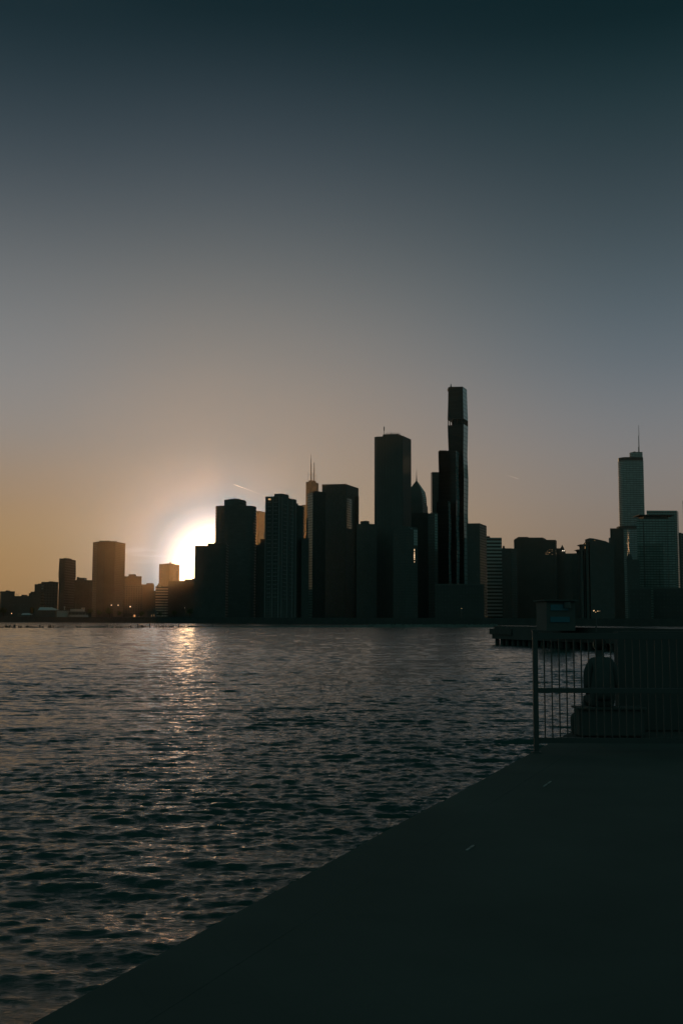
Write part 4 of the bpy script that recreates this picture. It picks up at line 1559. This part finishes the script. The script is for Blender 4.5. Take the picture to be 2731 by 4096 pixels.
xa = P(2478.8, 1836, DT).x + .2
xb = P(2577.6, 1842, DT).x
zA = P(2510, 1828, DT).z
zB = P(2556, 1806.5, DT).z
zM0, zM1 = P(2510, 2116, DT).z, P(2510, 2102, DT).z
obj('lower_facade', prism(stadium(xa, xb, DT, 36), 3.5, zM0), M['silver_glass'], root)
obj('mechanical_band', prism(stadium(xa + .5, xb - .5, DT + .5, 35), zM0 + .003, zM1 - .003), M['metal'], root)
zP0, zP1 = P(2510, 1842, DT).z, zA
obj('upper_facade', prism(stadium(xa, xb, DT, 36), zM1, zP0), M['silver_glass'], root)
obj('roof_band', prism(stadium(xa + .4, xb - .4, DT + .4, 35.2), zP0 + .003, zP1), M['metal'], root)
x2 = P(2524.6, 1810, DT).x
obj('top_stage', prism(stadium(x2, xb - 1.2, DT + 4, 26), zP1 - 8, zB - .003), M['silver_glass'], root)
tr = Tower()
tr.root, tr.z, tr.D = root, zB, DT
mast(tr, 2553.4, 0, 0, DT + 16, 0, 'spire', 'steel', [(1812, 5.4), (1788, 5.2), (1787, 3.6), (1743, 3.2), (1742, 2.2), (1701, 1.4)])
block(tr, 'roof_unit', (2533, 2540), 1806, off=10, depth=6)
# the two glass blocks at the right
t = tower('glass_block', 'wide glass block with a bright right side behind the framed glass block', [(2583.8, 2045.2, 2000), (2704.6, 2042.6, 2000), (2711, 2047, 2018)], 2000, 'blue_glass', None, parapet=False)
t = tower('framed_glass_block', 'dark green glass block with black vertical slots and an overhanging roof', [(2543.6, 2076.2, 1700), (2696, 2075, 1700)], 1700, 'blue_glass', 40, parapet=False)


def gbox(name, ua, ub, va, vb, d0, dep, mat):
    a, b = P(ua, va, 1700), P(ub, vb, 1700)
    bm = bmesh.new()
    box(bm, ((a.x + b.x) / 2, 1700 + d0 + dep / 2, (a.z + b.z) / 2), (b.x - a.x, dep, a.z - b.z))
    return obj(name, bm, M[mat], t.root)


gbox('roof_house', 2574, 2671.5, 2062.5, 2076.6, 2, 30, 'roof')
gbox('roof_canopy', 2552, 2694, 2058.2, 2062.3, -1, 36, 'roof')
gbox('vertical_slot', 2570.6, 2579.6, 2088, 2350, -.35, .33, 'roof')
gbox('vertical_slot', 2663.8, 2673.6, 2077, 2400, -.35, .33, 'roof')
gbox('vertical_slot', 2633.4, 2636.4, 2276, 2347, -.35, .33, 'roof')
gbox('roof_band', 2543, 2570, 2077, 2086, -.6, .55, 'blue_glass')
t = tower('domed_building', 'black building with a small dome in front of the glass towers', [(2505, 2244, 1300), (2543, 2240, 1300), (2556, 2266, 1300)], 1300, 'stone', 30, parapet=False)
bm = bmesh.new()
kk = 1300 / FPX
c = P(2521, 2240, 1300)
prof = [(2246, 12.6), (2240, 12.4), (2235, 11.6), (2228, 9.6), (2221, 7.4), (2217, 4.4), (2214, .8)]
loft(bm, [[(c.x + r_ * kk * math.cos(i * math.pi / 8), 1306 + r_ * kk * math.sin(i * math.pi / 8), P(2521, v, 1306).z) for i in range(16)] for v, r_ in prof])
obj('dome', bm, M['roof'], t.root)
t = tower('edge_building', 'low black sloped roof building between the wide glass block and the edge tower', [(2712, 2131.8, 1560), (2721, 2130.6, 1560), (2727, 2138, 1572), (2760, 2150, 1590)], 1560, 'stone', 40, parapet=False)
t = tower('edge_tower', 'dark tower cut off by the right edge of the photo', [(2728.3, 2005, 1760), (2830, 2003, 1760)], 1760, 'stone', 40)
# low dark blocks that fill the foot of the skyline
for name, u0, u1, v, D, lab in (
        ('waterfront_block', 2515, 2600, 2352, 1010, 'low black block at the foot of the glass towers, left part'),
        ('waterfront_block', 2610, 2790, 2351, 1040, 'low black block at the foot of the glass towers, right part'),
        ('waterfront_block', 1740, 1935, 2335, 1120, 'low black block at the foot of the wavy towers')):
    tower(name, lab, [(u0, v, D), (u1, v, D)], D, 'stone_low', 30, group='low dark blocks along the shore')
lit(tr, [], 1)

# ------------------------------------------------------------------ things along the left shore


def shore_box(name, ua, ub, va, vb, D, dep, mat, parent=None):
    a, b = P(ua, va, D), P(ub, vb, D)
    bm = bmesh.new()
    box(bm, ((a.x + b.x) / 2, D + dep / 2, (a.z + b.z) / 2), (b.x - a.x, dep, a.z - b.z))
    return obj(name, bm, M[mat], parent)


D = 1010
bh = empty('boathouse', (P(190, 2450, D).x, D + 8, GZ), 'long grey boathouse with a pale pitched roof on the left shore', 'boathouse')
shore_box('wall', 150, 223, 2441, 2468, D, 14, 'concrete', bh)
bm = bmesh.new()
r0 = [P(152, 2440.4, D - 1), P(224, 2440.6, D - 1)]
r1 = [P(161.5, 2428.4, D + 7), P(208.5, 2429.4, D + 7)]
r2 = [Vector((r0[0].x, D + 16, r0[0].z)), Vector((r0[1].x, D + 16, r0[1].z))]
f1 = [bm.verts.new(p) for p in (r0[0], r0[1], r1[1], r1[0])]
f2 = [bm.verts.new(p) for p in r2]
bm.faces.new(f1)
bm.faces.new((f2[1], f2[0], f1[3], f1[2]))
bm.faces.new((f1[0], f1[3], f2[0]))
bm.faces.new((f1[1], f2[1], f1[2]))
bm.faces.new((f1[0], f2[0], f2[1], f1[1]))
obj('roof', bm, M['pale_roof'], bh)
shore_box('chimney', 199.5, 202.5, 2426.8, 2431, D + 6, 2, 'concrete', bh)
sh2 = empty('shed', (P(248, 2450, D).x, D + 8, GZ), 'flat pale grey shed right of the boathouse on the left shore', 'shed')
shore_box('wall', 228, 268, 2442.5, 2468, D + 2, 10, 'white_paint', sh2)
shore_box('roof', 226.5, 270, 2440, 2442.3, D + 1, 13, 'roof', sh2)
tn = empty('tent', (P(104, 2455, 990).x, 992, GZ), 'low pale canopy tent near the orange lamp on the left shore', 'tent')
bm = bmesh.new()
q = [P(86, 2459.5, 988), P(122.5, 2458.6, 988), P(117, 2452.4, 992), P(92, 2453, 992)]
q3 = [Vector((q[0].x, 997, q[0].z)), Vector((q[1].x, 997, q[1].z))]
v_ = [bm.verts.new(p) for p in q] + [bm.verts.new(p) for p in q3]
for f in ((0, 1, 2, 3), (5, 4, 3, 2), (0, 3, 4), (1, 5, 2), (0, 4, 5, 1)):
    bm.faces.new([v_[i] for i in f])
obj('canopy', bm, M['pale_roof'], tn)
for u in (88, 120):
    for dd in (988.5, 996):
        bm = bmesh.new()
        p = P(u, 2460, 990)
        tube(bm, (p.x, dd, GZ - .3), (p.x, dd, q[0].z + .1), .12)
        obj('leg', bm, M['steel'], tn)
bx = shore_box('kiosk', 63, 75, 2453.6, 2469, 985, 3, 'concrete')
tag(recenter(bx), 'small grey box kiosk beside the low canopy tent', 'kiosk')
# moored ferry behind the sea wall
ft = empty('ferry', (P(305, 2455, 1015).x, 1020, GZ - 2), 'pale two deck ferry with a mast moored at the left shore', 'boat')
bm = bmesh.new()
pr = [(270, 0), (280, -3.2), (330, -3.2), (346, -1.6), (350, 0), (346, 1.6), (330, 3.2), (280, 3.2)]
lo, hi = [], []
for u, dy in pr:
    p = P(u, 2466, 1015)
    lo.append((p.x * .995 + .002, 1018 + dy * .8, GZ - 1.2))
    hi.append((p.x, 1018 + dy, P(u, 2459, 1015).z))
loft(bm, [lo, hi])
obj('hull', bm, M['white_paint'], ft)
shore_box('lower_deck', 276, 340, 2446.5, 2458.8, 1015.6, 5, 'apart', ft)
shore_box('upper_deck', 282, 336, 2436, 2446.2, 1016, 4, 'white_paint', ft)
shore_box('wheelhouse', 326, 338, 2430.5, 2435.8, 1016.5, 3, 'white_paint', ft)
p = P(305, 2436, 1018)
bm = bmesh.new()
tube(bm, (p.x, 1018, p.z), (p.x, 1018, P(305, 2400, 1018).z), .16, .08)
obj('mast', bm, M['steel'], ft)
bm = bmesh.new()
q = P(336, 2434, 1016.2)
box(bm, (q.x, 1016.3, q.z), (1.0, .2, .9))
obj('lit_window', bm, M['lit_window_dim'], ft)
p = P(257, 2440, 1014)
bm = bmesh.new()
tube(bm, (p.x, 1016, p.z), (p.x, 1016, P(257, 2425, 1014).z), .5, .35, 8)
tube(bm, (p.x, 1016, P(257, 2429, 1014).z), (p.x, 1016, P(257, 2426, 1014).z), .9, .9, 8)
obj('roof_vent', bm, M['pale_roof'], sh2)
# kiosk with lit window and gatehouse
ks = empty('lit_kiosk', (P(525, 2465, 980).x, 984, GZ), 'flat dark kiosk with one glowing window under the street lamp', 'kiosk')
shore_box('wall', 494, 530, 2457.4, 2470, 980, 6, 'roof', ks)
shore_box('roof', 492.5, 547, 2455, 2457.2, 979, 9, 'roof', ks)
shore_box('side_room', 530.2, 546, 2457.4, 2470, 981, 5, 'roof', ks)
wn_ = shore_box('window', 535.8, 541.8, 2458.8, 2467.6, 980.7, .28, 'lit_window', ks)
shore_box('mullion', 538.6, 539, 2458.8, 2467.6, 980.5, .18, 'metal', wn_)
gt = empty('gatehouse', (P(605, 2450, 900).x, 904, GZ), 'small black gatehouse with a peaked roof and pale window slits', 'gatehouse')
shore_box('wall', 588, 621, 2443.4, 2480, 900, 7, 'roof', gt)
bm = bmesh.new()
q = [P(605.5, 2443.2, 900), P(621.6, 2443.2, 900), P(613, 2435.6, 900)]
loft(bm, [[(p.x, 900, p.z) for p in q], [(p.x, 907, p.z) for p in q]])
obj('gable_roof', bm, M['roof'], gt)
for u0, u1, v0, v1 in ((606, 608, 2460, 2465.5), (616.3, 617.6, 2458, 2465)):
    shore_box('window', u0, u1, v0, v1, 899.6, .35, 'lit_window_dim', gt)


def street_lamp(u, vtop, D, label, arms=0, lamp_v=None, mat='lamp_white', size=.55):
    g_ = P(u, vtop, D)
    root = empty('street_lamp', (g_.x, D, GZ), label, 'lamp', 'street lamps')
    bm = bmesh.new()
    tube(bm, (g_.x, D, GZ - .2), (g_.x, D, g_.z), .22, .14)
    obj('pole', bm, M['metal'], root)
    for s_ in ((-1, 1) if arms == 2 else ()):
        bm = bmesh.new()
        tube(bm, (g_.x, D, g_.z), (g_.x + s_ * 1.6, D, g_.z + .25), .10, .08)
        a_ = obj('arm', bm, M['metal'], root)
        bm = bmesh.new()
        box(bm, (g_.x + s_ * 2.0, D, g_.z + .28), (1.2, .5, .28))
        obj('lamp_head', bm, M['metal'], a_)
    if lamp_v:
        q_ = P(u + .6, lamp_v, D - .6)
        bm = bmesh.new()
        bmesh.ops.create_icosphere(bm, subdivisions=2, radius=size)
        for v in bm.verts:
            v.co = v.co + q_
        obj('lamp', bm, M[mat], root)


street_lamp(446, 2421.5, 1000, 'street lamp with one white light, left of a pair above the shore', 0, 2420.3, size=.40)
street_lamp(473, 2422, 1000, 'street lamp with one white light, right of a pair above the shore', 0, 2420.8, size=.40)
street_lamp(521.4, 2408.5, 960, 'double armed street lamp with a bright light halfway up its pole', 2, 2426.6, size=.48)
street_lamp(657.6, 2407.5, 880, 'unlit double armed street lamp in front of the striped block', 2)
street_lamp(669, 2415, 900, 'unlit double armed street lamp, shorter, close behind another', 2)
street_lamp(555.5, 2418, 1000, 'thin unlit lamp pole left of the gatehouse', 0)
street_lamp(47, 2455.5, 990, 'low lamp with an orange light beside the canopy tent', 0, 2453.4, 'lamp', .33)
street_lamp(739, 2433, 900, 'lamp pole with a tiny pale light in the dark below the sun', 0, 2431.4, 'lamp_white', .17)
street_lamp(1844.5, 2436, 800, 'lamp pole with a tiny orange light under the wavy towers', 0, 2434, 'lamp', .16)


# ------------------------------------------------------------------ trees along the shore
def tree_parts(seed, h):
    r = random.Random(seed)
    bt = bmesh.new()
    tube(bt, (0, 0, -.4), (0, 0, h * .35), .035 * h, .022 * h, 8)
    tips = []
    for i in range(7):
        a = r.uniform(0, 6.28)
        z0 = h * r.uniform(.22, .4)
        q = Vector((math.cos(a) * h * r.uniform(.15, .3), math.sin(a) * h * r.uniform(.15, .3), h * r.uniform(.5, .85)))
        tube(bt, (0, 0, z0), q, .014 * h, .005 * h, 6)
        tips.append(q)
    bl = bmesh.new()
    for i in range(620):
        if r.random() < .7:
            c = r.choice(tips) + Vector((r.gauss(0, .09), r.gauss(0, .09), r.gauss(0, .07))) * h
        else:
            c = Vector((r.gauss(0, .14) * h, r.gauss(0, .14) * h, h * r.uniform(.38, .95)))
        s_ = h * r.uniform(.018, .04)
        rot_ = Matrix.Rotation(r.uniform(0, 6.28), 3, 'Z') @ Matrix.Rotation(r.uniform(0, 3.14), 3, 'X')
        v4 = [bl.verts.new(c + rot_ @ Vector((x * s_, y * s_ * 1.5, 0))) for x, y in ((-1, 0), (0, -1), (1, 0), (0, 1))]
        bl.faces.new(v4)
    return bt, bl


def tree(u, vtop, D, label, seed):
    p = P(u, vtop, D)
    h = p.z - GZ
    root = empty('tree', (p.x, D, GZ), label, 'tree', 'trees along the far shore')
    bt, bl = tree_parts(seed, h)
    for bmx in (bt, bl):
        for v in bmx.verts:
            v.co = v.co + Vector((p.x, D, GZ))
    obj('trunk', bt, M['bark'], root)
    obj('crown', bl, M['leaf'], root)


for i, (u, v, D_, lab) in enumerate((
        (16, 2425, 1060, 'round dark tree at the left end of the shore'),
        (66, 2420, 1080, 'dark bushy tree behind the grey box kiosk'),
        (126, 2428, 1060, 'dark tree between canopy tent and boathouse'),
        (362, 2434, 1050, 'dark tree right behind the bow of the ferry'),
        (398, 2440, 1040, 'small dark tree between ferry and the wide tree'),
        (440, 2431, 1005, 'wide dark tree below the pair of white lamps'),
        (478, 2442, 1010, 'small dark tree left of the lit kiosk'),
        (566, 2444, 1000, 'small dark tree between lit kiosk and gatehouse'),
        (642, 2446, 930, 'small dark tree right of the gatehouse'),
        (700, 2440, 930, 'dark tree in the shade edge right of the double lamps'),
        (760, 2432, 920, 'dark tree lost in the shade below the sun'))):
    tree(u, v, D_, lab, 20 + i)
    
# ------------------------------------------------------------------ vapour trails high in the sky
M['vapour'] = None
m, vnt, out = new_mat('vapour trail')
vs_ = vnt.nodes.new('ShaderNodeVolumeScatter')
vs_.inputs['Color'].default_value = (1, 1, 1, 1)
vs_.inputs['Density'].default_value = .024
vs_.inputs['Anisotropy'].default_value = .80
vnt.links.new(vs_.outputs[0], out.inputs['Volume'])


def trail(pts, D, label):
    bm = bmesh.new()
    kk = D / FPX / 2
    rings = []
    for (u, v, w_) in pts:
        c = P(u, v, D)
        rings.append([(c.x, c.y + w_ * kk * math.cos(a), c.z + w_ * kk * math.sin(a)) for a in [i * math.pi / 3 for i in range(6)]])
    loft(bm, rings)
    tag(recenter(obj('vapour_trail', bm, m, None, True)), label, 'vapour trail', 'vapour trails')


trail([(929.5, 1936, .3), (938, 1938.6, 2.6), (950, 1943, 4.2), (962, 1947.6, 3.6), (985, 1955.5, 2.2), (1020, 1969, 1.5), (1050, 1981, 1.0), (1064, 1987, .4)], 22000,
      'long pale vapour trail slanting down towards the balcony tower')
trail([(2008, 1895.6, .3), (2020, 1899, .9), (2040, 1905, 1.8), (2060, 1911.4, 2.6), (2071, 1915.2, 2.2), (2075, 1916.6, .4)], 24000,
      'short bright vapour trail in the sky right of the tallest tower')

# ------------------------------------------------------------------ render settings
scene.view_settings.view_transform = 'Standard'
scene.view_settings.look = 'None'
scene.view_settings.exposure = 0
scene.view_settings.gamma = 1
scene.view_settings.use_curve_mapping = False
cy = scene.cycles
cy.use_denoising = True
cy.caustics_reflective = False
cy.caustics_refractive = False
cy.max_bounces = 5
cy.diffuse_bounces = 0
cy.glossy_bounces = 3
cy.volume_bounces = 0
cy.transparent_max_bounces = 6
cy.sample_clamp_direct = 10
cy.sample_clamp_indirect = 10
scene.render.film_transparent = False
